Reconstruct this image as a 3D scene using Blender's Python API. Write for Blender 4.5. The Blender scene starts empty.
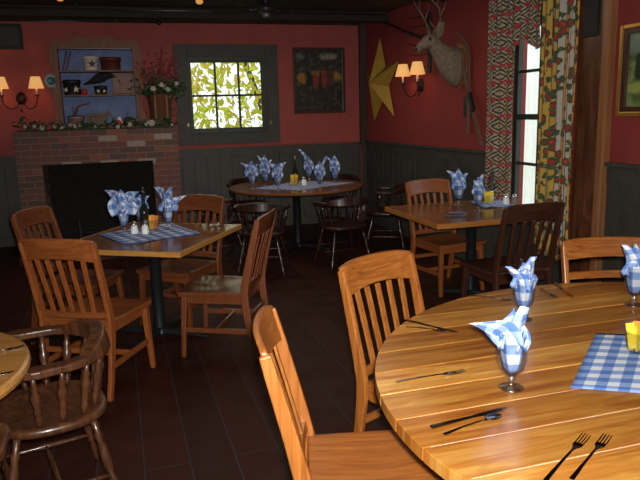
import bpy, math, random
from mathutils import Vector, Matrix, Euler
random.seed(7)
PI = math.pi
sc = bpy.context.scene
C = sc.collection
# ------------------------------------------------------------ camera, world, lights, exposure
cd = bpy.data.cameras.new('camera'); cam = bpy.data.objects.new('camera', cd); C.objects.link(cam); sc.camera = cam
cd.sensor_fit = 'HORIZONTAL'; cd.sensor_width = 36.0; cd.lens = 36.0*654/640; cd.clip_start = .05
cam.location = (0, 0, 1.6)
PITCH, ROLL, YAW = 0.19325, -0.02581, 0.29399
cam.matrix_world = Matrix.Translation((0, 0, 1.6)) @ Matrix.Rotation(-YAW, 4, 'Z') @ Matrix.Rotation(PI/2-PITCH, 4, 'X') @ Matrix.Rotation(ROLL, 4, 'Z')
sc.view_settings.view_transform = 'Standard'; sc.view_settings.look = 'None'
sc.view_settings.exposure = 0.0; sc.view_settings.gamma = 1.0; sc.view_settings.use_curve_mapping = False
w = bpy.data.worlds.new('sky'); sc.world = w; w.use_nodes = True
bg = w.node_tree.nodes['Background']; bg.inputs[0].default_value = (.86, .94, 1, 1); bg.inputs[1].default_value = 1.6
def light(name, typ, loc, energy, color=(1, 1, 1), size=.1, rot=None, **k):
    d = bpy.data.lights.new(name, typ); d.energy = energy; d.color = color
    if typ == 'AREA':
        d.shape = 'RECTANGLE'; d.size = size; d.size_y = k.get('size_y', size)
    elif typ == 'SUN': d.angle = .02
    else: d.shadow_soft_size = size
    o = bpy.data.objects.new(name, d); C.objects.link(o); o.location = loc
    if rot: o.rotation_euler = rot
    return o
light('sun', 'SUN', (0, 0, 8), 3.2, (1, .96, .86), rot=(math.radians(28), math.radians(-32), 0))
fl = light('camera_flash', 'AREA', (0, 0, 1.6), 62, (1, .97, .92), .05)
fl.matrix_world = cam.matrix_world @ Matrix.Translation((.03, .055, .0)); fl.data.spread = math.radians(120)
light('fill_behind_camera', 'AREA', (-.6, -1.9, 2.0), 17, (1, .93, .85), 3.2, rot=(math.radians(80), 0, math.radians(0)), size_y=1.4)  # added soft ambient fill; the wall behind the camera has no window
light('back_room_fill', 'AREA', (1.3, 6.4, 2.6), 21, (1, .80, .62), 2.6, rot=(0, 0, 0), size_y=3.2)  # added warm fill that brightens the back of the room, no visible fixture

# ------------------------------------------------------------ material helpers
def mat(name):
    m = bpy.data.materials.new(name); m.use_nodes = True
    nt = m.node_tree; return m, nt, nt.nodes['Principled BSDF']
def N(nt, t, **k):
    n = nt.nodes.new(t)
    for a, b in k.items():
        if a in n.inputs: n.inputs[a].default_value = b
        else: setattr(n, a, b)
    return n
def ramp(nt, stops, interp='LINEAR'):
    r = nt.nodes.new('ShaderNodeValToRGB'); e = r.color_ramp.elements; r.color_ramp.interpolation = interp
    while len(e) < len(stops): e.new(.5)
    for i, (p, c) in enumerate(stops):
        e[i].position = p; e[i].color = (*c, 1) if len(c) == 3 else c
    return r
def flat(name, col, rough=.5, metal=0, var=.12, scale=12, emit=0, coat=0, bump=0):
    m, nt, b = mat(name)
    tc = N(nt, 'ShaderNodeTexCoord'); no = N(nt, 'ShaderNodeTexNoise'); no.inputs['Scale'].default_value = scale
    no.inputs['Detail'].default_value = 4
    nt.links.new(tc.outputs['Object'], no.inputs['Vector'])
    lo = tuple(c*(1-var) for c in col); hi = tuple(min(1, c*(1+var)) for c in col)
    r = ramp(nt, [(.3, lo), (.7, hi)]); nt.links.new(no.outputs['Fac'], r.inputs[0])
    nt.links.new(r.outputs[0], b.inputs['Base Color'])
    b.inputs['Roughness'].default_value = rough; b.inputs['Metallic'].default_value = metal
    b.inputs['Coat Weight'].default_value = coat
    if emit:
        nt.links.new(r.outputs[0], b.inputs['Emission Color']); b.inputs['Emission Strength'].default_value = emit
    if bump:
        bu = N(nt, 'ShaderNodeBump'); bu.inputs['Strength'].default_value = bump; bu.inputs['Distance'].default_value = .01
        nt.links.new(no.outputs['Fac'], bu.inputs['Height']); nt.links.new(bu.outputs[0], b.inputs['Normal'])
    return m
def wood(name, dark, mid, lightc, rough=.32, coat=.25, axis='Z', scale=1.0, stretch=20):
    m, nt, b = mat(name)
    tc = N(nt, 'ShaderNodeTexCoord'); mp = N(nt, 'ShaderNodeMapping')
    s = {'X': (1, stretch, stretch), 'Y': (stretch, 1, stretch), 'Z': (stretch, stretch, 1)}[axis]
    mp.inputs['Scale'].default_value = tuple(v*scale for v in s)
    nt.links.new(tc.outputs['Object'], mp.inputs['Vector'])
    n1 = N(nt, 'ShaderNodeTexNoise'); n1.inputs['Scale'].default_value = 3.0; n1.inputs['Detail'].default_value = 8; n1.inputs['Roughness'].default_value = .6
    n1.inputs['Distortion'].default_value = .9
    nt.links.new(mp.outputs[0], n1.inputs['Vector'])
    r = ramp(nt, [(.3, dark), (.5, mid), (.72, lightc)])
    nt.links.new(n1.outputs['Fac'], r.inputs[0]); nt.links.new(r.outputs[0], b.inputs['Base Color'])
    b.inputs['Roughness'].default_value = rough; b.inputs['Coat Weight'].default_value = coat; b.inputs['Coat Roughness'].default_value = .15
    bu = N(nt, 'ShaderNodeBump'); bu.inputs['Strength'].default_value = .08; bu.inputs['Distance'].default_value = .004
    nt.links.new(n1.outputs['Fac'], bu.inputs['Height']); nt.links.new(bu.outputs[0], b.inputs['Normal'])
    return m
def math_(nt, op, a, b=None, c=None):
    n = nt.nodes.new('ShaderNodeMath'); n.operation = op
    for i, v in enumerate((a, b, c)):
        if v is None: continue
        if isinstance(v, (int, float)): n.inputs[i].default_value = v
        else: nt.links.new(v, n.inputs[i])
    return n.outputs[0]
def mixc(nt, f, a, b):
    n = nt.nodes.new('ShaderNodeMix'); n.data_type = 'RGBA'
    for k, v in ((0, f), (6, a), (7, b)):
        if isinstance(v, (int, float)): n.inputs[k].default_value = v
        elif isinstance(v, tuple): n.inputs[k].default_value = (*v, 1)
        else: nt.links.new(v, n.inputs[k])
    return n.outputs[2]
def gingham(name, white, midc, dark, freq=1.0):      # uv in units of one check pair
    m, nt, b = mat(name)
    uv = N(nt, 'ShaderNodeUVMap'); sx = N(nt, 'ShaderNodeSeparateXYZ'); nt.links.new(uv.outputs[0], sx.inputs[0])
    def st(o): return math_(nt, 'LESS_THAN', math_(nt, 'FRACT', math_(nt, 'MULTIPLY', o, freq)), .5)
    s = math_(nt, 'MULTIPLY', math_(nt, 'ADD', st(sx.outputs[0]), st(sx.outputs[1])), .5)
    r = ramp(nt, [(0, white), (.25, midc), (.75, dark)], 'CONSTANT')
    nt.links.new(s, r.inputs[0]); nt.links.new(r.outputs[0], b.inputs['Base Color'])
    b.inputs['Roughness'].default_value = .85
    return m
def glass(name, col=(1, 1, 1), rough=.02, ior=1.45):
    m, nt, b = mat(name)
    b.inputs['Base Color'].default_value = (*col, 1); b.inputs['Transmission Weight'].default_value = 1
    b.inputs['Roughness'].default_value = rough; b.inputs['IOR'].default_value = ior
    return m
def thin_glass(name, ior=1.3, tint=(1, 1, 1)):
    m, nt, b = mat(name); nt.nodes.remove(b)
    tr = N(nt, 'ShaderNodeBsdfTransparent'); gl = N(nt, 'ShaderNodeBsdfGlossy'); gl.inputs['Roughness'].default_value = .02
    fr = N(nt, 'ShaderNodeFresnel'); fr.inputs[0].default_value = ior; mx = N(nt, 'ShaderNodeMixShader'); ge = N(nt, 'ShaderNodeNewGeometry')
    tr.inputs[0].default_value = (*tint, 1)
    nt.links.new(math_(nt, 'MULTIPLY', fr.outputs[0], math_(nt, 'SUBTRACT', 1.0, ge.outputs['Backfacing'])), mx.inputs[0]); nt.links.new(tr.outputs[0], mx.inputs[1]); nt.links.new(gl.outputs[0], mx.inputs[2])
    nt.links.new(mx.outputs[0], nt.nodes['Material Output'].inputs[0]); return m
# ------------------------------------------------------------ mesh helpers
class MB:
    def __init__(s): s.v = []; s.f = []; s.uv = {}
    def add(s, vs, fs, uvs=None):
        o = len(s.v); s.v += [tuple(v) for v in vs]
        for i, f in enumerate(fs): s.f.append(tuple(o+k for k in f))
        if uvs:
            for i, u in enumerate(uvs): s.uv[o+i] = u
        return s
    def box(s, c, d, R=None, taper=1.0):
        hx, hy, hz = d[0]/2, d[1]/2, d[2]/2; vs = []
        for z in (-1, 1):
            t = taper if z < 0 else 1
            for x, y in ((-1, -1), (1, -1), (1, 1), (-1, 1)):
                p = Vector((x*hx*t, y*hy*t, z*hz))
                if R: p = R @ p
                vs.append(p+Vector(c))
        return s.add(vs, [(3, 2, 1, 0), (4, 5, 6, 7), (0, 1, 5, 4), (1, 2, 6, 5), (2, 3, 7, 6), (3, 0, 4, 7)])
    def lo(s, a, b):   # box by min and max corner
        return s.box([(a[i]+b[i])/2 for i in range(3)], [abs(b[i]-a[i]) for i in range(3)])
    def sweep(s, rings, closed=True, cap=True):
        n = len(rings[0]); vs = [p for r in rings for p in r]; fs = []
        for i in range(len(rings)-1):
            for j in range(n if closed else n-1):
                k = (j+1) % n
                fs.append((i*n+j, i*n+k, (i+1)*n+k, (i+1)*n+j))
        if cap and closed:
            fs.append(tuple(range(n-1, -1, -1))); fs.append(tuple((len(rings)-1)*n+j for j in range(n)))
        return s.add(vs, fs)
    def tube(s, pts, r, seg=8, cap=True, flat=None):
        pts = [Vector(p) for p in pts]; rs = r if isinstance(r, (list, tuple)) else [r]*len(pts); rings = []
        up = None
        for i, p in enumerate(pts):
            t = (pts[min(i+1, len(pts)-1)]-pts[max(i-1, 0)]).normalized()
            if up is None:
                up = Vector((0, 0, 1)) if abs(t.z) < .9 else Vector((0, 1, 0))
            a = t.cross(up).normalized(); b = a.cross(t).normalized(); up = b
            ra, rb = (rs[i], rs[i]) if not isinstance(rs[i], (list, tuple)) else rs[i]
            rings.append([p+a*math.cos(2*PI*k/seg)*ra+b*math.sin(2*PI*k/seg)*rb for k in range(seg)])
        return s.sweep(rings, True, cap)
    def bar(s, pts, w, h, side=(1, 0, 0)):   # rectangular section sweep; w along side, h across
        pts = [Vector(p) for p in pts]; sd = Vector(side).normalized(); rings = []
        for i, p in enumerate(pts):
            t = (pts[min(i+1, len(pts)-1)]-pts[max(i-1, 0)]).normalized()
            n = t.cross(sd).normalized()
            ww = w[i] if isinstance(w, (list, tuple)) else w; hh = h[i] if isinstance(h, (list, tuple)) else h
            rings.append([p+sd*ww/2*a+n*hh/2*b for a, b in ((-1, -1), (1, -1), (1, 1), (-1, 1))])
        return s.sweep(rings)
    def lathe(s, prof, c=(0, 0, 0), seg=20, M=None, closed=False):
        rings = []
        for r, z in prof:
            ring = []
            for k in range(seg):
                p = Vector((r*math.cos(2*PI*k/seg), r*math.sin(2*PI*k/seg), z))
                if M: p = M @ p
                ring.append(p+Vector(c))
            rings.append(ring)
        if closed: rings.append(rings[0])
        return s.sweep(rings, True, not closed)
    def prism(s, poly, t0, t1, M=None):      # polygon in xy extruded t0..t1 in z, then M
        M = M or Matrix.Identity(4); n = len(poly)
        vs = [M @ Vector((x, y, t)) for t in (t0, t1) for x, y in poly]
        return s.add(vs, [tuple(range(n-1, -1, -1)), tuple(range(n, 2*n))]+[(i, (i+1) % n, n+(i+1) % n, n+i) for i in range(n)])
    def turned(s, a, b, prof, seg=8):        # prof: list of (fraction, radius)
        a, b = Vector(a), Vector(b)
        return s.tube([a.lerp(b, t) for t, r in prof], [r for t, r in prof], seg)
    def grid(s, nu, nv, fn, uvfn=None, wrap=False):
        vs = []; uv = []
        for j in range(nv+1):
            for i in range(nu+1):
                vs.append(fn(i/nu, j/nv)); uv.append(uvfn(i/nu, j/nv) if uvfn else (i/nu, j/nv))
        fs = [(j*(nu+1)+i, j*(nu+1)+i+1, (j+1)*(nu+1)+i+1, (j+1)*(nu+1)+i) for j in range(nv) for i in range(nu)]
        return s.add(vs, fs, uv)
    def ball(s, c, r, seg=12, rings=8, sc_=(1, 1, 1)):
        return s.sweep([[Vector((c[0]+r*sc_[0]*math.sin(PI*(j+.02)/(rings+.04))*math.cos(2*PI*k/seg), c[1]+r*sc_[1]*math.sin(PI*(j+.02)/(rings+.04))*math.sin(2*PI*k/seg), c[2]-r*sc_[2]*math.cos(PI*(j+.02)/(rings+.04)))) for k in range(seg)] for j in range(rings+1)])
    def build(s, name, m, parent=None, smooth=False, bevel=0, solid=0, sub=0, bseg=2):
        me = bpy.data.meshes.new(name); me.from_pydata([tuple(v) for v in s.v], [], s.f)
        if s.uv:
            l = me.uv_layers.new(name='UVMap')
            for lp in me.loops: l.data[lp.index].uv = s.uv.get(lp.vertex_index, (0, 0))
        me.materials.append(m); me.validate(); me.update()
        import bmesh
        b = bmesh.new(); b.from_mesh(me); bmesh.ops.recalc_face_normals(b, faces=b.faces); b.to_mesh(me); b.free()
        if smooth:
            for p in me.polygons: p.use_smooth = True
        o = bpy.data.objects.new(name, me); C.objects.link(o)
        if parent: o.parent = parent
        if solid:
            q = o.modifiers.new('solid', 'SOLIDIFY'); q.thickness = solid; q.offset = 0
        if bevel:
            q = o.modifiers.new('bevel', 'BEVEL'); q.width = bevel; q.segments = bseg; q.limit_method = 'ANGLE'; q.angle_limit = math.radians(40)
        if sub:
            q = o.modifiers.new('sub', 'SUBSURF'); q.levels = sub; q.render_levels = sub
        return o
def tag(o, label=None, cat=None, group=None, kind=None):
    for k, v in (('label', label), ('category', cat), ('group', group), ('kind', kind)):
        if v: o[k] = v
    return o
def empty(name, loc=(0, 0, 0), rz=0, label=None, cat=None, group=None):
    o = bpy.data.objects.new(name, None); C.objects.link(o); o.location = loc; o.rotation_euler = (0, 0, rz); o.empty_display_size = .1
    return tag(o, label, cat, group)
def kids(o): return [c for c in bpy.data.objects if c.parent == o]
def copy_tree(o, loc=None, rz=None, label=None, group=None, parent=None, scale=None):
    c = o.copy(); C.objects.link(c); c.parent = parent
    for ch in kids(o): copy_tree(ch, parent=c)
    if loc is not None: c.location = loc
    if rz is not None: c.rotation_euler = (0, 0, rz)
    if scale: c.scale = scale
    if label: c['label'] = label
    if group: c['group'] = group
    return c
def struct(name, mb, m, **k):
    return tag(mb.build(name, m, **k), kind='structure')
def face(fx, fy): return math.atan2(-fx, fy)

# ------------------------------------------------------------ materials
M = {}
M['oak'] = wood('honey_oak', (.21, .060, .009), (.34, .110, .018), (.46, .165, .033), .42, .18, 'Z')
M['oak_x'] = wood('honey_oak_flat', (.19, .052, .008), (.31, .098, .016), (.43, .150, .029), .45, .12, 'X')
M['oak_y'] = wood('honey_oak_seat', (.20, .055, .010), (.34, .105, .018), (.46, .155, .030), .5, .1, 'Y', .8)
M['cherry'] = wood('cherry_wood', (.10, .027, .010), (.165, .046, .015), (.23, .068, .023), .35, .3, 'Z')
M['cherry_x'] = wood('cherry_wood_flat', (.09, .025, .009), (.15, .042, .014), (.21, .064, .02), .3, .4, 'X')
M['orange'] = wood('orange_stained_oak', (.19, .05, .012), (.29, .08, .019), (.38, .12, .03), .38, .25, 'Z')
M['orange_x'] = wood('orange_stained_oak_flat', (.17, .045, .011), (.26, .074, .018), (.35, .11, .028), .36, .25, 'X')
M['dark'] = wood('dark_walnut', (.035, .012, .007), (.06, .02, .011), (.09, .032, .017), .33, .3, 'Z')
M['dark_x'] = wood('dark_walnut_flat', (.035, .012, .007), (.06, .02, .011), (.09, .032, .017), .3, .3, 'X')
M['capt'] = wood('worn_maple', (.035, .013, .006), (.075, .027, .011), (.13, .052, .02), .35, .3, 'Z', 1, 8)
M['capt_dark'] = wood('old_black_brown_maple', (.012, .005, .003), (.028, .010, .007), (.06, .023, .013), .3, .3, 'Z', 1, 8)
M['tbl'] = wood('table_maple', (.13, .045, .016), (.20, .075, .025), (.27, .11, .036), .22, .4, 'X')
M['tbl_edge'] = wood('table_edge', (.36, .15, .03), (.48, .22, .05), (.56, .28, .07), .35, .2, 'X')
M['rtbl'] = wood('right_table_oak', (.17, .075, .024), (.25, .11, .034), (.32, .15, .05), .25, .4, 'X')
M['iron'] = flat('black_iron', (.016, .018, .02), .45, .3)
M['wrought'] = flat('wrought_iron', (.03, .014, .01), .5, .5)
M['steel'] = flat('flatware_steel', (.30, .28, .26), .18, 1.0, .1)
M['glass'] = thin_glass('clear_glass', 2.0, (.90, .92, .93)); M['pane'] = thin_glass('window_pane', 1.3)
def crystal():
    m, nt, b = mat('bright_crystal'); nt.nodes.remove(b); tr = N(nt, 'ShaderNodeBsdfTransparent'); gl = N(nt, 'ShaderNodeBsdfGlossy'); gl.inputs['Roughness'].default_value = .22
    tr.inputs[0].default_value = (.96, .97, .98, 1); lw = N(nt, 'ShaderNodeLayerWeight'); lw.inputs[0].default_value = .45; mx = N(nt, 'ShaderNodeMixShader')
    nt.links.new(math_(nt, 'ADD', math_(nt, 'MULTIPLY', lw.outputs['Facing'], .5), .16), mx.inputs[0]); nt.links.new(tr.outputs[0], mx.inputs[1]); nt.links.new(gl.outputs[0], mx.inputs[2])
    nt.links.new(mx.outputs[0], nt.nodes['Material Output'].inputs[0]); return m
M['crystal'] = crystal()
M['bottle'] = glass('green_bottle_glass', (.25, .35, .18), .03)
M['white'] = flat('white_ceramic', (.85, .84, .80), .3)
M['salt'] = flat('salt', (.9, .9, .88), .8)
M['chrome'] = flat('chrome_cap', (.6, .6, .6), .2, 1)
M['yellow'] = flat('yellow_paper', (.90, .66, .04), .7)
M['orangep'] = flat('orange_paper', (.80, .28, .05), .7)
M['pink'] = flat('pink_paper', (.75, .35, .3), .7)
M['ging'] = gingham('blue_gingham', (.78, .80, .86), (.25, .38, .68), (.085, .18, .50))
M['green_trim'] = flat('grey_green_paint', (.050, .052, .044), .6, 0, .18, 9)
M['sash'] = flat('dark_green_sash', (.028, .038, .030), .5, 0, .15, 9)
M['leaf'] = flat('holly_leaf', (.03, .07, .025), .5, 0, .4, 30)
M['flower'] = flat('dried_white_flower', (.40, .37, .31), .8, 0, .2, 30)
M['berry'] = flat('red_berry', (.42, .03, .03), .35, 0, .2, 20)
M['twig'] = flat('berry_twig', (.16, .035, .03), .7, 0, .3, 30)

# ------------------------------------------------------------ setting
XW, YW, ZC = 3.5, 9.1, 2.85
XL, YF = -3.6, -2.2
# wall paint and wainscot
def wall_mat(name, col):
    return flat(name, col, .75, 0, .10, 3.5, bump=.05)
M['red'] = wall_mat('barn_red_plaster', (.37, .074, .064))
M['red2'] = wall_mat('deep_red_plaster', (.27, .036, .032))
def panel_mat():
    m, nt, b = mat('grey_green_beadboard'); tc = N(nt, 'ShaderNodeTexCoord'); sx = N(nt, 'ShaderNodeSeparateXYZ')
    nt.links.new(tc.outputs['Object'], sx.inputs[0])
    no = N(nt, 'ShaderNodeTexNoise'); no.inputs['Scale'].default_value = 6; nt.links.new(tc.outputs['Object'], no.inputs['Vector'])
    r = ramp(nt, [(.3, (.040, .042, .034)), (.7, (.060, .062, .050))]); nt.links.new(no.outputs['Fac'], r.inputs[0])
    nt.links.new(r.outputs[0], b.inputs['Base Color']); b.inputs['Roughness'].default_value = .55
    return m
M['wains'] = panel_mat()
M['groove'] = flat('worn_groove_paint', (.11, .115, .10), .7)
def floor_mat():
    m, nt, b = mat('dark_stained_floorboards'); tc = N(nt, 'ShaderNodeTexCoord'); mp = N(nt, 'ShaderNodeMapping')
    mp.inputs['Rotation'].default_value = (0, 0, PI/2)
    nt.links.new(tc.outputs['Object'], mp.inputs[0])
    br = N(nt, 'ShaderNodeTexBrick'); br.offset = .37
    for k, v in (('Scale', 1.0), ('Brick Width', 2.1), ('Row Height', .21), ('Mortar Size', .0028), ('Mortar Smooth', .1), ('Bias', 0)): br.inputs[k].default_value = v
    br.inputs['Color1'].default_value = (.042, .0095, .005, 1); br.inputs['Color2'].default_value = (.029, .007, .004, 1); br.inputs['Mortar'].default_value = (.035, .04, .04, 1)
    nt.links.new(mp.outputs[0], br.inputs['Vector'])
    no = N(nt, 'ShaderNodeTexNoise'); no.inputs['Scale'].default_value = 5; no.inputs['Detail'].default_value = 8
    nt.links.new(tc.outputs['Object'], no.inputs[0])
    f = mixc(nt, no.outputs['Fac'], (.35, .35, .35), (1.5, 1.45, 1.4))
    mu = nt.nodes.new('ShaderNodeMix'); mu.data_type = 'RGBA'; mu.blend_type = 'MULTIPLY'; mu.inputs[0].default_value = 1
    nt.links.new(br.outputs[0], mu.inputs[6]); nt.links.new(f, mu.inputs[7])
    nt.links.new(mu.outputs[2], b.inputs['Base Color'])
    rr = ramp(nt, [(.3, (.42,)*3), (.7, (.7,)*3)]); nt.links.new(no.outputs['Fac'], rr.inputs[0]); nt.links.new(rr.outputs[0], b.inputs['Roughness'])
    b.inputs['Specular IOR Level'].default_value = .25
    bu = N(nt, 'ShaderNodeBump'); bu.inputs['Strength'].default_value = .3; bu.inputs['Distance'].default_value = .003; bu.invert = True
    nt.links.new(br.outputs['Fac'], bu.inputs['Height']); nt.links.new(bu.outputs[0], b.inputs['Normal'])
    return m
def brick_mat():
    m, nt, b = mat('old_red_brick'); tc = N(nt, 'ShaderNodeTexCoord'); mp = N(nt, 'ShaderNodeMapping')
    mp.inputs['Rotation'].default_value = (PI/2, 0, 0)
    sx = N(nt, 'ShaderNodeSeparateXYZ'); nt.links.new(tc.outputs['Object'], sx.inputs[0])
    cx = N(nt, 'ShaderNodeCombineXYZ'); nt.links.new(math_(nt, 'ADD', sx.outputs[0], sx.outputs[1]), cx.inputs[0]); nt.links.new(sx.outputs[2], cx.inputs[1])
    sp = N(nt, 'ShaderNodeSeparateXYZ'); nt.links.new(cx.outputs[0], sp.inputs[0])
    v = math_(nt, 'DIVIDE', sp.outputs[1], .073); row = math_(nt, 'FLOOR', v)
    u = math_(nt, 'ADD', math_(nt, 'DIVIDE', sp.outputs[0], .215), math_(nt, 'ADD', math_(nt, 'MULTIPLY', math_(nt, 'FLOORED_MODULO', row, 2.0), .5), 40.0)); colm = math_(nt, 'FLOOR', u)
    mo = math_(nt, 'MAXIMUM', math_(nt, 'LESS_THAN', math_(nt, 'FRACT', u), .045), math_(nt, 'LESS_THAN', math_(nt, 'FRACT', v), .14))
    idv = N(nt, 'ShaderNodeCombineXYZ'); nt.links.new(colm, idv.inputs[0]); nt.links.new(row, idv.inputs[1])
    wn = N(nt, 'ShaderNodeTexWhiteNoise'); wn.noise_dimensions = '3D'; nt.links.new(idv.outputs[0], wn.inputs['Vector'])
    r = ramp(nt, [(0, (.10, .055, .042)), (.28, (.19, .055, .04)), (.60, (.15, .06, .046)), (.80, (.27, .085, .05)), (.90, (.40, .33, .27)), (1, (.34, .26, .20))], 'CONSTANT'); nt.links.new(wn.outputs['Value'], r.inputs[0])
    sm = N(nt, 'ShaderNodeTexNoise'); sm.inputs['Scale'].default_value = 22; sm.inputs['Detail'].default_value = 5; nt.links.new(tc.outputs['Object'], sm.inputs[0])
    bc = mixc(nt, math_(nt, 'MULTIPLY', sm.outputs[0], .6), r.outputs[0], (.14, .10, .085))
    c = mixc(nt, mo, bc, (.19, .16, .14))
    no = N(nt, 'ShaderNodeTexNoise'); no.inputs['Scale'].default_value = 40; nt.links.new(tc.outputs['Object'], no.inputs[0])
    nt.links.new(c, b.inputs['Base Color']); b.inputs['Roughness'].default_value = .9
    h = math_(nt, 'SUBTRACT', math_(nt, 'MULTIPLY', no.outputs['Fac'], .4), mo)
    bu = N(nt, 'ShaderNodeBump'); bu.inputs['Strength'].default_value = .7; bu.inputs['Distance'].default_value = .01
    nt.links.new(h, bu.inputs['Height']); nt.links.new(bu.outputs[0], b.inputs['Normal'])
    return m
M['brick'] = brick_mat(); M['floor'] = floor_mat()
M['soot'] = flat('sooty_firebox', (.012, .010, .009), .95, 0, .3, 14)
M['ceil'] = wood('dark_ceiling_boards', (.030, .017, .010), (.045, .026, .015), (.06, .035, .02), .8, 0, 'Y', .6)
M['beam'] = wood('dark_beam', (.014, .009, .006), (.022, .014, .009), (.035, .022, .014), .8, 0, 'X', .5)
M['post'] = wood('reddish_post', (.05, .016, .007), (.105, .035, .014), (.19, .075, .03), .3, .35, 'Z', 1.1, 4)
M['trimlt'] = wood('light_trim', (.22, .09, .035), (.30, .13, .05), (.38, .18, .08), .35, .3, 'Z', .7)
M['pipe'] = flat('grey_conduit', (.10, .10, .10), .35, .8)

struct('floor', MB().lo((XL-.2, YF-.2, -.1), (XW+.2, YW+.2, 0)), M['floor'])
struct('ceiling', MB().lo((XL-.2, YF-.2, ZC), (XW+.2, YW+.2, ZC+.12)), M['ceil'])
def wall_with_hole(name, ax, a0, a1, hole, base, t, m, z0=0, z1=ZC):
    # ax 'y': wall plane normal Y spanning x ; 'x' normal X spanning y
    mb = MB(); h0, h1, hz0, hz1 = hole
    for p, q, r, s_ in ((a0, h0, z0, z1), (h1, a1, z0, z1), (h0, h1, z0, hz0), (h0, h1, hz1, z1)):
        if q <= p or s_ <= r: continue
        if ax == 'y': mb.lo((p, base, r), (q, base+t, s_))
        else: mb.lo((base, p, r), (base+t, q, s_))
    return struct(name, mb, m)
W1 = (.97, 2.03, 1.37, 2.34)
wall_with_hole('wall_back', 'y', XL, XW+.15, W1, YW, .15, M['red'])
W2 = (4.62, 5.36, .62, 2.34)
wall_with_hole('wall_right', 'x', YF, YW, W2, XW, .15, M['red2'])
struct('wall_left', MB().lo((XL-.15, YF, 0), (XL, YW, ZC)), M['red'])
struct('wall_front', MB().lo((XL, YF-.15, 0), (XW, YF, ZC)), M['red'])
# wainscot: boards as real strips with a gap
def wainscot(name, ax, a0, a1, base, sgn, skip=(), zt=1.15):
    mb = MB(); p = a0; wd = .17
    if ax == 'y': mb.lo((a0, base-.004, .05), (a1, base, zt-.05))
    else: mb.lo((base-.004, a0, .05), (base, a1, zt-.05))
    while p < a1-.01:
        q = min(p+wd, a1)
        if ax == 'y': mb.lo((p+.004, base-sgn*.018, .1), (q-.004, base, zt-.11))
        else: mb.lo((base-sgn*.018, p+.004, .1), (base, q-.004, zt-.11))
        p = q
    if ax == 'y':
        mb.lo((a0, base-.024, zt-.12), (a1, base, zt))
    else: mb.lo((base-.024, a0, zt-.12), (base, a1, zt))
    return struct(name, mb, M['wains'], bevel=.003)
wainscot('trim_1', 'y', XL, XW-.1, YW, 1)
wainscot('trim_2', 'x', 5.5, YW-.03, XW, 1)
wainscot('trim_3', 'x', YF, 4.05, XW, 1)
struct('trim_4', MB().lo((XL, YW-.045, 1.15), (XW-.1, YW, 1.172)), flat('red_rail_edge', (.26, .045, .035), .6))
struct('trim_5', MB().lo((XW-.05, 5.5, 1.15), (XW, YW-.03, 1.18)).lo((XW-.05, YF, 1.15), (XW, 4.05, 1.18)), M['green_trim'], bevel=.004)
struct('trim_6', MB().lo((XW-.02, 4.45, .1), (XW, 5.5, .55)), M['wains'])
struct('baseboard_back', MB().lo((XL, YW-.04, 0), (XW-.1, YW, .12)), M['green_trim'], bevel=.004)
struct('baseboard_right', MB().lo((XW-.04, YF, 0), (XW, YW-.03, .12)), M['green_trim'], bevel=.004)
struct('trim_7', MB().lo((XW-.10, YW-.07, 0), (XW, YW, ZC)), wood('corner_post_wood', (.02, .012, .008), (.04, .022, .014), (.07, .035, .02), .6, 0, 'Z', .6), bevel=.004)
struct('trim_8', MB().lo((XW-.125, YW-.085, .55), (XW-.085, YW-.07, 1.12)), wood('pale_corner_strip', (.05, .025, .012), (.08, .04, .02), (.11, .055, .03), .6, 0, 'Z', .6))
# big post on the right wall
struct('trim_9', MB().lo((XW-.06, 4.12, 0), (XW, 4.39, ZC)), M['post'], bevel=.012)
struct('trim_10', MB().lo((XW-.075, 4.05, 0), (XW, 4.12, ZC)), M['trimlt'], bevel=.008)
bk = MB().lo((XW-.078, 4.17, 2.10), (XW-.058, 4.33, 2.80)).build('iron_plate', M['iron'], bevel=.003)
tag(bk, 'black iron plate set high on the brown wooden post beside the curtain', 'metal plate')
# ceiling beams
for i, y in enumerate((8.3, 6.6, 4.9, 3.2, 1.5, -.2)):
    struct('trim_%d' % (11+i), MB().lo((XL, y-.09, ZC-.12), (XW, y+.09, ZC)), M['beam'], bevel=.01)
struct('trim_17', MB().lo((XL, YW-.12, ZC-.06), (XW-.1, YW, ZC)), M['beam'], bevel=.006)
p = empty('ceiling_pipe', (-.2, YW-.2, ZC-.08), 0, 'long thin grey pipe running under the ceiling along the brick chimney wall', 'pipe', None)
MB().tube([(-1.6, 0, 0), (.82, 0, 0)], .012, 8).build('pipe_run', M['pipe'], p, True)
MB().tube([(.3, 0, -.012), (.3, 0, .08)], .012, 8).build('bracket', M['pipe'], p, True)
MB().ball((.83, 0, 0), .035).build('end_cap', M['iron'], p, True)
p = empty('ceiling_pipe', (1.2, 7.85, ZC-.09), 0, 'thin grey conduit running under the ceiling beside the fan', 'pipe', None)
MB().tube([(-2.6, 0, 0), (2.1, 0, 0)], .009, 8).build('pipe_run', M['pipe'], p, True)
for x in (-1.5, .9): MB().tube([(x, 0, -.009), (x, 0, .09)], .01, 8).build('bracket', M['pipe'], p, True)

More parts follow.
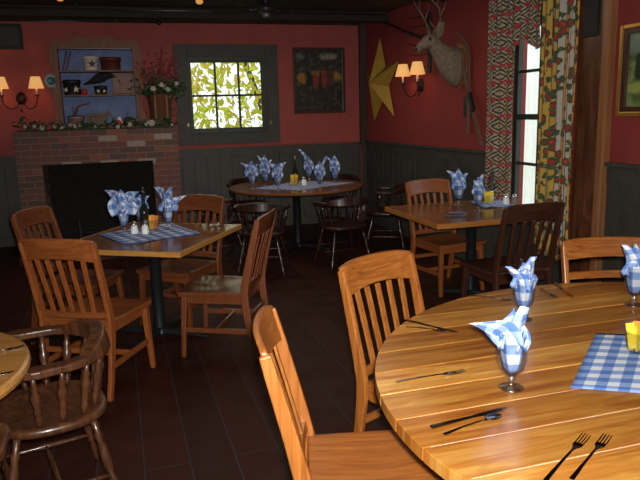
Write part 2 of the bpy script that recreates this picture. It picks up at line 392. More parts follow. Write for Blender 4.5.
# ------------------------------------------------------------ window 1 (back wall)
def window(name, ax, a0, a1, z0, z1, base, cols, rows, mid=False, t=.055, mull=.022):
    r = empty(name, (0, 0, 0)); r['kind'] = 'structure'
    def B(mb, p, q, d0, d1, r0, r1):
        if ax == 'y': mb.lo((p, base+d0, r0), (q, base+d1, r1))
        else: mb.lo((base+d0, p, r0), (base+d1, q, r1))
    f = MB()
    for p, q, r0, r1 in ((a0, a0+t, z0, z1), (a1-t, a1, z0, z1), (a0+t, a1-t, z0, z0+t), (a0+t, a1-t, z1-t, z1)): B(f, p, q, .02, .07, r0, r1)
    if mid: B(f, a0+t, a1-t, .02, .07, (z0+z1)/2-.025+mid, (z0+z1)/2+.025+mid)
    f.build('window_frame', M['sash'], r, bevel=.003)
    m = MB()
    for i in range(1, cols):
        x = a0+t+(a1-a0-2*t)*i/cols; B(m, x-mull/2, x+mull/2, .03, .06, z0+t, z1-t)
    for zz in rows: B(m, a0+t, a1-t, .03, .06, zz-mull/2, zz+mull/2)
    m.build('muntin', M['sash'], r)
    g = MB(); B(g, a0+t, a1-t, .043, .047, z0+t, z1-t)
    g.build('window_glass', M['pane'], r)
    return r
window('window_1', 'y', W1[0], W1[1], W1[2], W1[3], YW, 3, (1.855,), t=.05, mull=.028)
c = MB()
for a, b in (((.80, YW-.035, 1.20), (.98, YW, 2.52)), ((2.02, YW-.035, 1.20), (2.20, YW, 2.52)), ((.98, YW-.035, 2.33), (2.02, YW, 2.52)), ((.98, YW-.035, 1.20), (2.02, YW, 1.38))): c.lo(a, b)
struct('trim_18', c, M['green_trim'], bevel=.004)
struct('trim_19', MB().lo((.96, YW-.05, 1.355), (2.04, YW-.0, 1.375)).lo((1.95, YW-.05, 1.40), (2.03, YW-.036, 2.31)).lo((.97, YW-.05, 1.40), (1.0, YW-.036, 2.31)).lo((.97, YW-.05, 2.31), (2.03, YW-.036, 2.36)), M['sash'], bevel=.003)
for x, w_ in ((.935, 'left'), (2.07, 'right')):
    h = MB().lo((x-.012, YW-.052, 1.45), (x+.012, YW-.035, 1.50)).lo((x-.018, YW-.058, 1.468), (x+.018, YW-.035, 1.482)).build('window_latch', flat('brass_latch', (.35, .26, .10), .4, .8), bevel=.002)
    tag(h, 'small brass latch on the %s side of the six-pane window trim' % w_, 'latch')
# ------------------------------------------------------------ window 2 (right wall)
window('window_2', 'x', W2[0], W2[1], W2[2], W2[3], XW, 2, (1.09, 1.91), mid=.03, t=.06, mull=.025)
c = MB()
for a, b in (((XW-.03, W2[1], .5), (XW, W2[1]+.07, 2.44)), ((XW-.03, W2[0]-.08, .5), (XW, W2[0], 2.44)), ((XW-.03, W2[0], 2.34), (XW, W2[1], 2.44)), ((XW-.06, W2[0]-.08, .55), (XW, W2[1]+.07, .62))): c.lo(a, b)
struct('trim_20', c, M['sash'], bevel=.004)
struct('trim_21', MB().lo((XW-.008, W2[1]+.07, .5), (XW, W2[1]+.15, 2.44)), flat('pale_casing_edge', (.5, .46, .42), .7))

# ------------------------------------------------------------ outside
gr = MB().lo((-14, YW+.3, -.6), (22, 30, -.5)).lo((XW+.3, -8, -.6), (22, YW+.3, -.5))
tag(gr.build('lawn', flat('lawn_green', (.12, .2, .04), .9, 0, .3, 2)), kind='structure')
# white clapboard wall of the neighbouring wing, seen through window 2
sd = MB()
for i in range(46):
    y = 4.2+i*.2
    sd.lo((7.4, y, -.5), (7.43, y+.175, 4.5))
sd.lo((7.43, 4.0, -.5), (7.6, 13.5, 4.5))
tag(sd.build('white_outbuilding', flat('white_siding', (.80, .83, .86), .7, 0, .04, 5)), 'white vertical-board building wall seen through the curtained window', 'building')
def leaves(name, n, fn, size, m, seed, parent=None):
    rnd = random.Random(seed); mb = MB()
    for i in range(n):
        p = Vector(fn(rnd)); R = Euler((rnd.uniform(0, PI), rnd.uniform(0, PI), rnd.uniform(0, PI))).to_matrix(); s = size*rnd.uniform(.6, 1.3)
        q = [(-s, 0, 0), (0, -s*.45, s*.1), (s, 0, 0), (0, s*.45, s*.1)]
        mb.add([p+R @ Vector(v) for v in q], [(0, 1, 2, 3)])
    return mb.build(name, m, parent)
def leaf_mat(name, a, b_):
    m, nt, b = mat(name); nt.nodes.remove(b); tc = N(nt, 'ShaderNodeTexCoord'); no = N(nt, 'ShaderNodeTexNoise'); no.inputs['Scale'].default_value = 2.2
    nt.links.new(tc.outputs['Object'], no.inputs[0]); r = ramp(nt, [(.4, a), (.6, b_)]); nt.links.new(no.outputs[0], r.inputs[0])
    d = N(nt, 'ShaderNodeBsdfDiffuse'); t = N(nt, 'ShaderNodeBsdfTranslucent'); mx = N(nt, 'ShaderNodeMixShader'); mx.inputs[0].default_value = .5
    nt.links.new(r.outputs[0], d.inputs[0]); nt.links.new(r.outputs[0], t.inputs[0]); nt.links.new(d.outputs[0], mx.inputs[1]); nt.links.new(t.outputs[0], mx.inputs[2])
    nt.links.new(mx.outputs[0], nt.nodes['Material Output'].inputs[0]); return m
tr = empty('maple_tree', (2.2, 12.5, -.5), 0, 'yellow-green leafy tree filling the six-pane window on the back wall', 'tree')
MB().tube([(.6, .6, 0), (.7, .6, 2.0), (.2, .5, 3.4), (-.3, .5, 5)], [.09, .07, .05, .03]).tube([(.7, .6, 1.8), (1.2, .3, 3.2), (1.4, .2, 4.5)], [.05, .035, .02]).build('trunk', flat('tree_bark', (.10, .08, .05), .9), tr, True)
leaves('foliage', 6200, lambda r: (r.uniform(-3, 3), r.uniform(-1.2, 1.6), r.uniform(.9, 5.4)), .095, leaf_mat('maple_leaves', (.50, .58, .06), (.62, .50, .10)), 3, tr)
tr = empty('garden_shrub', (6.2, 4.9, -.5), 0, 'green leafy shrub outside the curtained window on the right', 'shrub')
MB().tube([(0, 0, 0), (.05, 0, 1.2), (0, .1, 2.6)], [.04, .03, .015]).build('stem', flat('shrub_bark', (.10, .08, .05), .9), tr, True)
leaves('foliage', 1500, lambda r: (r.uniform(-.4, .4), r.uniform(-.7, 1.15), r.uniform(.5, 3.4)), .06, leaf_mat('shrub_leaves', (.25, .45, .12), (.5, .62, .3)), 5, tr)

# ------------------------------------------------------------ fireplace
FX0, FX1, FY = -1.14, .72, 8.3
fp = empty('brick_fireplace', (0, FY, 0), 0, 'old red brick fireplace with a black firebox and holly on its mantel', 'fireplace')
b = MB()
D = YW-FY-.05
zt = 1.46
for a, q in (((FX0, 0, 0), (-.86, D, zt)), ((.40, 0, 0), (FX1, D, zt)), ((-.86, 0, 1.07), (.40, D, zt))): b.lo(a, q)
b.build('brick_surround', M['brick'], fp)
MB().lo((FX0, -.55, 0), (FX1, -.001, .09)).build('hearth_slab', M['brick'], fp, bevel=.006)
MB().lo((-.86, .62, .09), (.40, .64, 1.07)).lo((-.86, .1, .0), (.40, .62, .1)).build('firebox', M['soot'], fp)
gt = MB()
for x in (-.5, -.4, -.3, -.2, -.1, 0): gt.tube([(x, .2, .2), (x, .5, .2)], .008, 6)
for x in (-.52, .02): gt.tube([(x, .18, .38), (x, .18, .1)], .012, 6)
gt.tube([(-.55, .2, .2), (.05, .2, .2)], .01, 6).tube([(-.55, .48, .2), (.05, .48, .2)], .01, 6)
for x in (-.52, .02): gt.tube([(x, .48, .2), (x, .48, .1)], .01, 6)
gt = gt.build('fire_grate', M['iron']); gt.location = (0, FY, 0); tag(gt, 'black iron grate standing inside the dark firebox', 'grate')

def leafbunch(mb, c, n, r, size, rnd, up=0):
    for i in range(n):
        p = Vector(c)+Vector((rnd.gauss(0, r[0]), rnd.gauss(0, r[1]), abs(rnd.gauss(0, r[2])) if up else rnd.gauss(0, r[2])))
        R = Euler((rnd.uniform(-1.2, 1.2), rnd.uniform(-1.2, 1.2), rnd.uniform(0, 2*PI))).to_matrix(); s = size*rnd.uniform(.6, 1.3)
        pr = [(-s, 0, 0), (-s*.4, -s*.4, .15*s), (s*.3, -s*.3, .12*s), (s, 0, 0), (s*.3, s*.3, .12*s), (-s*.4, s*.4, .15*s)]
        mb.add([p+R @ Vector(v) for v in pr], [(0, 1, 2, 3), (0, 3, 4, 5)])
rnd = random.Random(11)
ga = empty('holly_garland', (-.2, FY+.075, zt+.0), 0, 'holly garland with red berries and white flowers lying along the brick mantel', 'garland')
g = MB(); fw_ = []; be = []
for i in range(60):
    x = -.88+1.76*i/59; h = .05 if x > -.6 else .09
    if rnd.random() < .25: h += .05
    leafbunch(g, (x, rnd.uniform(-.03, .02), .03), 6, (.025, .03, h*.6), .034, rnd, 1)
for i in range(14): 
    x = rnd.uniform(-.85, .88); fw_.append(((x, -.06, rnd.uniform(.02, .07)), rnd.uniform(.012, .024)))
fw_ += [((.62, -.05, .06), .04), ((.36, -.05, .05), .03), ((-.62, -.05, .04), .03)]
for i in range(12): be.append(((rnd.uniform(-.85, .88), -.06, rnd.uniform(.02, .07)), rnd.uniform(.010, .016)))
be += [((.24, -.05, .08), .028), ((-.55, -.06, .035), .03)]
g.tube([(-.9, 0, .012), (-.3, .01, .014), (.3, -.01, .012), (.9, 0, .012)], .01, 6).build('holly_leaves', M['leaf'], ga); 
def blossom(c, r, parent):       # small five-petalled dried flower
    mb = MB(); mb.ball((0, 0, 0), r*.35, 6, 4)
    for k in range(6):
        a = k*PI/3; mb.ball((r*.6*math.cos(a), -r*.15, r*.6*math.sin(a)), r*.5, 6, 4, (1, .45, 1))
    o = mb.build('flower', M['flower'], parent, True); o.location = c
for c_, r_ in fw_: blossom(c_, r_, ga)
for c_, r_ in be: o = MB().ball((0, 0, 0), r_, 8, 6).build('berry', M['berry'], ga, True); o.location = c_

# ------------------------------------------------------------ hutch shelf on the mantel
M['pine'] = wood('aged_pine', (.13, .045, .02), (.19, .07, .03), (.25, .10, .045), .6, 0, 'Z', 1, 8)
def blue_mat():
    m, nt, b = mat('milky_blue_paint'); tc = N(nt, 'ShaderNodeTexCoord'); no = N(nt, 'ShaderNodeTexNoise'); no.inputs['Scale'].default_value = 9; no.inputs['Detail'].default_value = 6
    nt.links.new(tc.outputs['Object'], no.inputs[0]); r = ramp(nt, [(.35, (.045, .085, .25)), (.6, (.075, .14, .36)), (.8, (.16, .25, .48))]); nt.links.new(no.outputs[0], r.inputs[0])
    nt.links.new(r.outputs[0], b.inputs['Base Color']); b.inputs['Roughness'].default_value = .5; return m
M['blue'] = blue_mat()
sx0, sx1 = -.70, .36      # outer
sy0, sy1 = FY+.36, FY+.62
zb = zt+.012
hs = empty('hutch_shelf', (0, sy0, zb), 0, 'scalloped pine hutch with blue back and three shelves on the mantel', 'shelf')
d = sy1-sy0
def side_poly(s):
    pts = [(0, 0)]; inner = []
    for k in range(25):
        z = 1.02*k/24; pts.append((-s*(.085+.018*math.sin(z*17)), z))
    pts.append((0, 1.02)); return pts
MX = Matrix(((1, 0, 0, 0), (0, 0, 1, 0), (0, 1, 0, 0), (0, 0, 0, 1)))
for s_, x in ((1, -.60), (-1, .27)):
    T = Matrix.Translation((x, 0, 0)) @ MX
    MB().prism(side_poly(s_), 0, .022, T).build('side_trim', M['pine'], hs)
    MB().lo((x-.012*s_-.008, .022, 0), (x-.012*s_+.008, d, .965)).build('side_panel', M['pine'], hs)
cr = [(-.66, .97)]
for k in range(41):
    u = k/40; x = -.66+.97*u
    cr.append((x, 1.03+.05*math.sin(u*PI)+.022*math.cos(u*6*PI)))
cr += [(.31, .97)]
MB().prism(cr, -.006, .018, MX).build('crest_board', M['pine'], hs)
MB().lo((-.60, d-.015, 0), (.27, d, .965)).build('back_panel', M['blue'], hs)
for z in (.0, .39, .68, .955):
    MB().lo((-.60, .0, z), (.27, d-.015, z+.018)).build('shelf_board', M['pine'], hs)
MB().lo((-.588, .003, .945), (.258, .02, .965)).build('header_rail', M['dark'], hs)
# items
def star_prism(R, r, t0, t1, M_):
    return [(R*math.sin(k*PI/5) if k % 2 == 0 else r*math.sin(k*PI/5), R*math.cos(k*PI/5) if k % 2 == 0 else r*math.cos(k*PI/5)) for k in range(10)]
def star_on(mb, c, R, tilt=0):      # star facing -Y at c
    pts = star_prism(R, R*.42, 0, 0, None); ca, sa = math.cos(tilt), math.sin(tilt)
    mb.prism([(x*ca-y*sa, x*sa+y*ca) for x, y in pts], -.004, .004, Matrix.Translation(c) @ MX)
def pot(name, c, r0, r1, h, m, label, cat, rim=None, stars=None, lid=None):
    e = empty(name, c, 0, label, cat)
    MB().lathe([(r0*.98, 0), (r0, .004), (r1, h-.03), (r1*1.08, h-.028), (r1*1.08, h), (r1*.98, h), (r1*.96, h-.02)], seg=24).build('body', m, e, True)
    if stars:
        for sx_, sz, R, sm in stars:
            mb = MB(); rr = r0+(r1-r0)*sz/h; a = math.asin(max(-1, min(1, sx_/rr)))
            star_on(mb, (sx_, -rr*math.cos(a)-.004, sz), R); mb.build('star_motif', sm, e)
    if lid: MB().lathe([(r1*1.03, h-.03), (r1*1.06, h-.028), (r1*1.06, h+.01), (0.01, h+.016)], seg=24).build('lid', lid, e, True)
    return e
cream = flat('cream_paint', (.66, .58, .47), .6); blk = flat('black_paint', (.012, .013, .016), .5); starm = flat('star_cream', (.62, .56, .38), .6)
ys = FY+.46
pot('round_box', (-.235, ys, zb+.698), .075, .088, .165, cream, 'cream round box with a dark star on the top shelf', 'box', stars=[(.02, .075, .052, flat('star_dark', (.01, .015, .018), .6))])
pot('oval_box', (.0, ys, zb+.698), .115, .12, .145, flat('oxblood_paint', (.10, .022, .015), .5), 'dark red-brown round box beside the cream star box on the top shelf', 'box', lid=flat('oxblood_lid', (.085, .02, .013), .5))
pot('round_box', (-.475, ys, zb+.408), .095, .10, .17, blk, 'large black round box with cream stars at left of middle shelf', 'box', stars=[(.048, .065, .046, starm), (-.062, .06, .036, starm)], lid=blk)
pot('round_box', (-.14, ys, zb+.408), .068, .075, .095, blk, 'small black round box with two cream stars under the crow', 'box', stars=[(-.03, .042, .028, starm), (.038, .042, .024, starm)], lid=blk)
a = empty('red_apple', (-.335, ys-.06, zb+.408), 0, 'red apple ornament on the middle shelf between the black star boxes', 'apple')
MB().lathe([(.008, .004), (.03, 0), (.041, .03), (.038, .055), (.02, .066), (.004, .058)], seg=14).build('fruit', M['berry'], a, True)
MB().tube([(0, 0, .055), (.006, 0, .08)], .0025, 5).build('stem', M['twig'], a)
# crow
M['feather'] = flat('black_feather', (.010, .010, .012), .85)
cr_ = empty('crow_figure', (-.14, ys-.01, zb+.408+.106), 0, 'black crow figure perched on the small star box on the middle shelf', 'bird figure')
P_ = [(-.25, .02), (-.19, .035), (-.13, .055), (-.07, .08), (0, .105), (.06, .115), (.11, .128), (.15, .134), (.18, .13), (.205, .12), (.25, .105)]
R_ = [(.022, .008), (.030, .016), (.045, .034), (.060, .055), (.066, .066), (.058, .060), (.046, .046), (.040, .040), (.030, .030), (.014, .015), (.002, .002)]
MB().sweep([[Vector((.80*x-.12*b_*math.sin(2*PI*k/14), a_*math.cos(2*PI*k/14), (z+b_*math.sin(2*PI*k/14))*.95)) for k in range(14)] for (x, z), (a_, b_) in zip(P_, R_)]).build('body', M['feather'], cr_, True)
for s_ in (-1, 1):
    MB().sweep([[Vector((.80*x-.1*b_*math.sin(2*PI*k/10), s_*y_+.008*math.cos(2*PI*k/10), (z+b_*math.sin(2*PI*k/10))*.95)) for k in range(10)] for x, y_, z, b_ in ((-.21, .028, .03, .006), (-.12, .052, .06, .03), (-.03, .064, .09, .042), (.04, .058, .115, .03), (.07, .05, .125, .008))]).build('wing', M['feather'], cr_, True)
    MB().tube([(.0, s_*.025, .045), (.005, s_*.025, .001)], .005, 6).build('leg', M['iron'], cr_)
b = MB().box((0, 0, .128), (.25, .05, .25)).build('wooden_board', flat('dusty_pink_board', (.27, .16, .13), .7), bevel=.006); b.location = (.13, ys+.03, zb+.408+.008)
tag(b, 'square dusty pink board box at right of the middle shelf behind the crow', 'box')
for i, (x0, x1, lab) in enumerate(((-.56, -.50, 'left'), (-.52, -.455, 'right'))):
    b = MB().tube([(x0, 0, 0.008), (x1, .06, .23)][::-1], .009, 7).build('wooden_stick', M['pine'], None, True); b.location = (0, ys-.03, zb+.698)
    tag(b, 'brown wooden stick leaning at the left end of the top shelf, %s of the pair' % lab, 'stick')
pot('stoneware_crock', (-.46, ys, zb+.018), .085, .095, .13, flat('pinkish_crock', (.30, .18, .17), .55), 'pinkish round crock with a dark lid at left of the bottom shelf', 'crock', lid=blk)
b = MB().tube([(-.05, 0, 0), (-.02, 0, .045), (.0, 0, .10), (.06, 0, .125), (.13, 0, .13), (.145, 0, .165)], [.02, .014, .011, .010, .009, .006], 8).tube([(-.03, 0, .03), (-.07, 0, .06), (-.06, 0, .1)], [.01, .008, .004], 6).build('gnarled_branch', M['twig'], None, True)
b.location = (-.43, ys, zb+.018+.148); tag(b, 'dark gnarled branch standing on the pinkish crock on the bottom shelf', 'branch')
e = empty('wooden_crate', (-.21, ys-.02, zb+.018), 0, 'small greyish wooden crate in the middle of the bottom shelf', 'crate')
cw = wood('crate_wood', (.09, .065, .04), (.15, .11, .07), (.20, .15, .10), .7, 0, 'X')
MB().lo((-.12, -.07, 0), (.12, .07, .135)).build('box_body', cw, e, bevel=.003)
MB().lo((-.135, -.08, .135), (.135, .08, .165)).build('lid', cw, e, bevel=.003)
b = MB().box((0, 0, 0), (.03, .05, .20), Euler((0, -.5, 0)).to_matrix()).build('wooden_shingle', cw, bevel=.003); b.location = (-.03, ys, zb+.125); tag(b, 'short wooden slat leaning beside the small crate on the bottom shelf', 'slat')
b = MB().lathe([(.03, 0), (.045, .02), (.038, .07), (.018, .10), (.022, .115)], seg=14).build('white_vase', M['white'], None, True); b.location = (.05, ys-.05, zb+.018); tag(b, 'small white vase on the bottom shelf beside the crate', 'vase')
b = MB(); b.lathe([(.02, 0), (.07, .02), (.085, .05), (.07, .09), (.02, .11)], seg=16); leafbunch(b, (0, 0, .06), 60, (.045, .04, .03), .02, rnd)
b = b.build('dried_wreath', flat('dried_brown', (.06, .03, .02), .9), None); b.location = (.17, ys-.02, zb+.018); tag(b, 'round dried brown wreath ball at right of the bottom shelf', 'wreath')
e = empty('decorative_plate', (-.70, sy0-.015, zb+.575), 0, 'small blue and white plate hung at the left edge of the pine hutch', 'plate')
MB().lathe([(.001, 0), (.05, 0), (.085, .012), (.088, .016), (.05, .005), (.001, .005)], seg=24, M=Euler((PI/2, 0, .5)).to_matrix()).build('rim', flat('pale_plate', (.34, .36, .36), .3), e, True)
MB().lathe([(.001, .007), (.05, .007), (.05, .012), (.001, .012)], seg=20, M=Euler((PI/2, 0, .5)).to_matrix()).build('painted_centre', flat('teal_plate', (.06, .16, .18), .3), e, True)

# ------------------------------------------------------------ basket of berries
bk = empty('wicker_basket', (.555, FY+.30, zt), 0, 'tall brown wicker basket on the right end of the brick mantel', 'basket')
def wicker():
    m, nt, b = mat('brown_wicker'); tc = N(nt, 'ShaderNodeTexCoord'); wv = N(nt, 'ShaderNodeTexWave'); wv.bands_direction = 'Z'; wv.inputs['Scale'].default_value = 24; wv.inputs['Distortion'].default_value = 2.5
    nt.links.new(tc.outputs['Object'], wv.inputs[0]); r = ramp(nt, [(.2, (.09, .032, .014)), (.7, (.26, .105, .042))]); nt.links.new(wv.outputs[0], r.inputs[0]); nt.links.new(r.outputs[0], b.inputs['Base Color'])
    bu = N(nt, 'ShaderNodeBump'); bu.inputs['Distance'].default_value = .01; nt.links.new(wv.outputs[0], bu.inputs['Height']); nt.links.new(bu.outputs[0], b.inputs['Normal']); b.inputs['Roughness'].default_value = .7
    return m
M['wicker'] = wicker()
MB().lathe([(.12, 0), (.125, .01), (.145, .36), (.15, .40), (.135, .40), (.12, .05), (.01, .04)], seg=24).build('woven_body', M['wicker'], bk, True)
for z in (.02, .30, .39): MB().lathe([(.130+.04*z, z-.012), (.142+.04*z, z), (.130+.04*z, z+.012)], seg=24).build('band', M['wicker'], bk, True)
for s_ in (-1, 1): MB().lo((s_*.07-.013, -.155, .01), (s_*.07+.013, -.128, .39)).build('stave', M['pine'], bk, bevel=.004)
MB().tube([(.14, -.02, .16), (.19, -.03, .14), (.19, -.03, .22), (.14, -.02, .22)], .012, 7).build('handle', M['pine'], bk, True)
bo = empty('berry_arrangement', (.555, FY+.30, zt+.40), 0, 'arrangement of red berry twigs and dark greens rising out of the wicker basket', 'flower arrangement')
g = MB(); tw = MB(); be = MB()
leafbunch(g, (0, -.03, .06), 230, (.14, .06, .06), .045, rnd)
leafbunch(g, (-.02, -.02, .16), 80, (.13, .05, .07), .038, rnd)
for i in range(36):
    a = rnd.uniform(-1, 1); h = rnd.uniform(.30, .70)*(1-.35*abs(a)); x1 = a*.34+rnd.uniform(-.04, .04); y1 = rnd.uniform(-.08, .08)
    pts = [(a*.04, y1*.3, 0), (x1*.4, y1*.6, h*.5), (x1, y1, h)]
    tw.tube(pts, [.004, .003, .0015], 5)
    for k in range(9):
        t = rnd.uniform(.45, 1); pp = Vector(pts[0]).lerp(Vector(pts[2]), t) if t < .5 else Vector(pts[1]).lerp(Vector(pts[2]), (t-.5)*2)
        be.ball(pp+Vector((rnd.gauss(0, .014), rnd.gauss(0, .01), rnd.gauss(0, .014))), rnd.uniform(.007, .012), 5, 4)
for p_ in ((.06, -.12, .09), (.02, -.12, .12), (.21, -.1, .13), (.10, -.12, .06), (-.08, -.12, .07)): 
    blossom(p_, rnd.uniform(.026, .036), bo)
g.build('greenery', M['leaf'], bo)['kind'] = 'stuff'; tw.build('twigs', M['twig'], bo); be.build('red_berries', flat('dusky_red', (.22, .03, .035), .6), bo, True)['kind'] = 'stuff'

# ------------------------------------------------------------ sconces
def shade_mat():
    m, nt, b = mat('lit_parchment_shade'); b.inputs['Base Color'].default_value = (.8, .45, .18, 1); b.inputs['Roughness'].default_value = .8
    tc = N(nt, 'ShaderNodeTexCoord'); sx = N(nt, 'ShaderNodeSeparateXYZ'); nt.links.new(tc.outputs['Object'], sx.inputs[0])
    r = ramp(nt, [(0, (1, .36, .07)), (1, (1, .52, .17))]); nt.links.new(math_(nt, 'MULTIPLY', sx.outputs[2], 5), r.inputs[0])
    nt.links.new(r.outputs[0], b.inputs['Emission Color']); b.inputs['Emission Strength'].default_value = .62
    return m
M['shade'] = shade_mat(); M['candle'] = flat('candle_sleeve', (.75, .60, .45), .5)
def sconce(loc, rz, span, label, flare=1.0, power=5.5):
    s = empty('wall_sconce', loc, rz, label, 'wall lamp')
    # local: wall plane y=0, -y into the room
    MB().lathe([(.001, 0), (.062, 0), (.055, .02), (.02, .03), (.001, .032)], seg=20, M=Matrix.Diagonal((1, 1, 1)) @ Euler((PI/2, 0, 0)).to_matrix() @ Matrix.Diagonal((1, 1.25, 1))).build('backplate', M['wrought'], s, True)
    for q in (-1, 1):
        x = q*span; pts = []
        for k in range(13):
            t = k/12; an = PI*t
            pts.append((x*(.12+.88*(1-math.cos(an))/2), -.03-.12*t, -.02-.125*math.sin(an)+.03*t))
        pts.append((x, -.15, .03))
        am = MB().tube(pts, .0065, 7).build('arm', M['wrought'], s, True)
        MB().lathe([(.001, .02), (.033, .028), (.036, .036), (.001, .036)], (x, -.15, 0), 16).build('drip_pan', M['wrought'], am, True)
        MB().lathe([(.012, .036), (.012, .125), (.001, .125)], (x, -.15, 0), 12).build('candle_sleeve', M['candle'], am, True)
        sh = MB().lathe([(.092, .115), (.055, .255), (.053, .255), (.089, .115)], (x, -.15, 0), 26, closed=True).build('lamp_shade', M['shade'], am, True)
        MB().ball((x, -.15, .165), .018, 10, 8, (1, 1, 1.5)).build('bulb', flat('glowing_bulb', (1, .72, .4), .5, emit=4), am, True)
        l = light('sconce_glow', 'POINT', (x, -.15, .165), power, (1, .42, .14), .02); l.parent = s
    return s
sconce((-1.10, YW, 1.86), 0, .20, 'two-armed iron wall sconce with orange shades left of the pine hutch')
sconce((XW, 7.25, 1.88), -PI/2, .20, 'two-armed iron wall sconce with orange shades beside the yellow star')

# ------------------------------------------------------------ wall pictures
def art(name, cols, seed, sc_=6, base=(.02, .02, .02), blobs=()):
    m, nt, b = mat(name); tc = N(nt, 'ShaderNodeTexCoord')
    no = N(nt, 'ShaderNodeTexNoise'); no.inputs['Scale'].default_value = sc_*1.6; no.inputs['Detail'].default_value = 8; nt.links.new(tc.outputs['Object'], no.inputs[0])
    r = ramp(nt, cols); nt.links.new(no.outputs[0], r.inputs[0]); col = r.outputs[0]
    sx = N(nt, 'ShaderNodeSeparateXYZ'); nt.links.new(tc.outputs['Object'], sx.inputs[0])
    for (cx, cz, rx, rz_, c, soft) in blobs:
        dx = math_(nt, 'DIVIDE', math_(nt, 'SUBTRACT', sx.outputs[0], cx), rx); dz = math_(nt, 'DIVIDE', math_(nt, 'SUBTRACT', sx.outputs[2], cz), rz_)
        d2 = math_(nt, 'ADD', math_(nt, 'MULTIPLY', dx, dx), math_(nt, 'MULTIPLY', dz, dz))
        d2 = math_(nt, 'ADD', d2, math_(nt, 'MULTIPLY', math_(nt, 'SUBTRACT', no.outputs[0], .5), 3.2))
        f = math_(nt, 'MULTIPLY', math_(nt, 'SUBTRACT', 1.0, d2), soft); f.node.use_clamp = True
        col = mixc(nt, f, col, c)
    nt.links.new(col, b.inputs['Base Color']); b.inputs['Roughness'].default_value = .4; return m
def picture(loc, rz, w_, h_, fw_, fm, cm, label, inner=None, depth=.035):
    p = empty('framed_picture', loc, rz, label, 'picture')
    f = MB()
    for a, q in (((-w_/2, -depth, -h_/2), (-w_/2+fw_, 0, h_/2)), ((w_/2-fw_, -depth, -h_/2), (w_/2, 0, h_/2)), ((-w_/2+fw_, -depth, -h_/2), (w_/2-fw_, 0, -h_/2+fw_)), ((-w_/2+fw_, -depth, h_/2-fw_), (w_/2-fw_, 0, h_/2))): f.lo(a, q)
    f.build('frame', fm, p, bevel=.006)
    if inner:
        g = MB(); iw = inner[0]; a_ = w_/2-fw_; b_ = h_/2-fw_
        for a, q in (((-a_, -depth+.008, -b_), (-a_+iw, -.004, b_)), ((a_-iw, -depth+.008, -b_), (a_, -.004, b_)), ((-a_+iw, -depth+.008, -b_), (a_-iw, -.004, -b_+iw)), ((-a_+iw, -depth+.008, b_-iw), (a_-iw, -.004, b_))): g.lo(a, q)
        g.build('inner_moulding', inner[1], p, bevel=.003)
    MB().lo((-w_/2+fw_*.8, -.014, -h_/2+fw_*.8), (w_/2-fw_*.8, -.006, h_/2-fw_*.8)).build('canvas', cm, p)
    return p
picture((2.80, YW, 2.035), 0, .76, .90, .04, wood('mahogany_frame', (.03, .01, .006), (.05, .018, .01), (.08, .03, .015), .4, .2), 
    art('evening_scene', [(.35, (.008, .010, .008)), (.55, (.03, .032, .025)), (.75, (.14, .11, .09))], 1, 9, blobs=[
        (-.25, .03, .08, .09, (.34, .17, .02), 1.1), (.24, .06, .11, .09, (.36, .19, .03), 1.1), (0, .10, .16, .05, (.30, .14, .03), 1.2), (-.15, .02, .05, .14, (.012, .01, .008), 3), (-.05, -.01, .045, .11, (.26, .03, .02), 2.0), (.07, .02, .05, .13, (.24, .03, .02), 2.0), (.02, .0, .02, .16, (.02, .01, .01), 3), (.17, .04, .07, .12, (.09, .03, .025), 2), (.13, .33, .16, .06, (.26, .24, .2), 1.0), (-.28, .33, .08, .05, (.16, .16, .13), 1.0), (0, -.25, .3, .1, (.03, .018, .012), 1)]),
    'dark framed picture of red-clothed figures at lit windows right of the window')
picture((XW, 3.53, 1.83), -PI/2, .88, .63, .032, flat('gold_leaf', (.70, .42, .10), .3, .8), 
    art('green_landscape', [(.35, (.04, .08, .02)), (.5, (.12, .20, .05)), (.7, (.32, .36, .16))], 2, 7, blobs=[(-.1, .2, .6, .10, (.22, .30, .26), 1), (-.26, .02, .06, .10, (.02, .03, .012), 2.5), (-.05, -.12, .5, .05, (.36, .40, .10), 1.5)]),
    'gold and black framed green landscape painting on the wall right of the wooden post', inner=(.035, M['dark']), depth=.05)
e = empty('wall_board', (-1.28, YW, 2.60), 0, 'dark square board hung high on the wall at far left', 'board')
MB().lo((-.30, -.05, -.15), (.27, 0, .15)).build('panel', flat('blackish_board', (.02, .018, .012), .7), e, bevel=.006)
MB().lo((-.27, -.062, -.12), (.24, -.05, .12)).build('face', flat('dark_green_board', (.028, .03, .02), .6), e, bevel=.004)

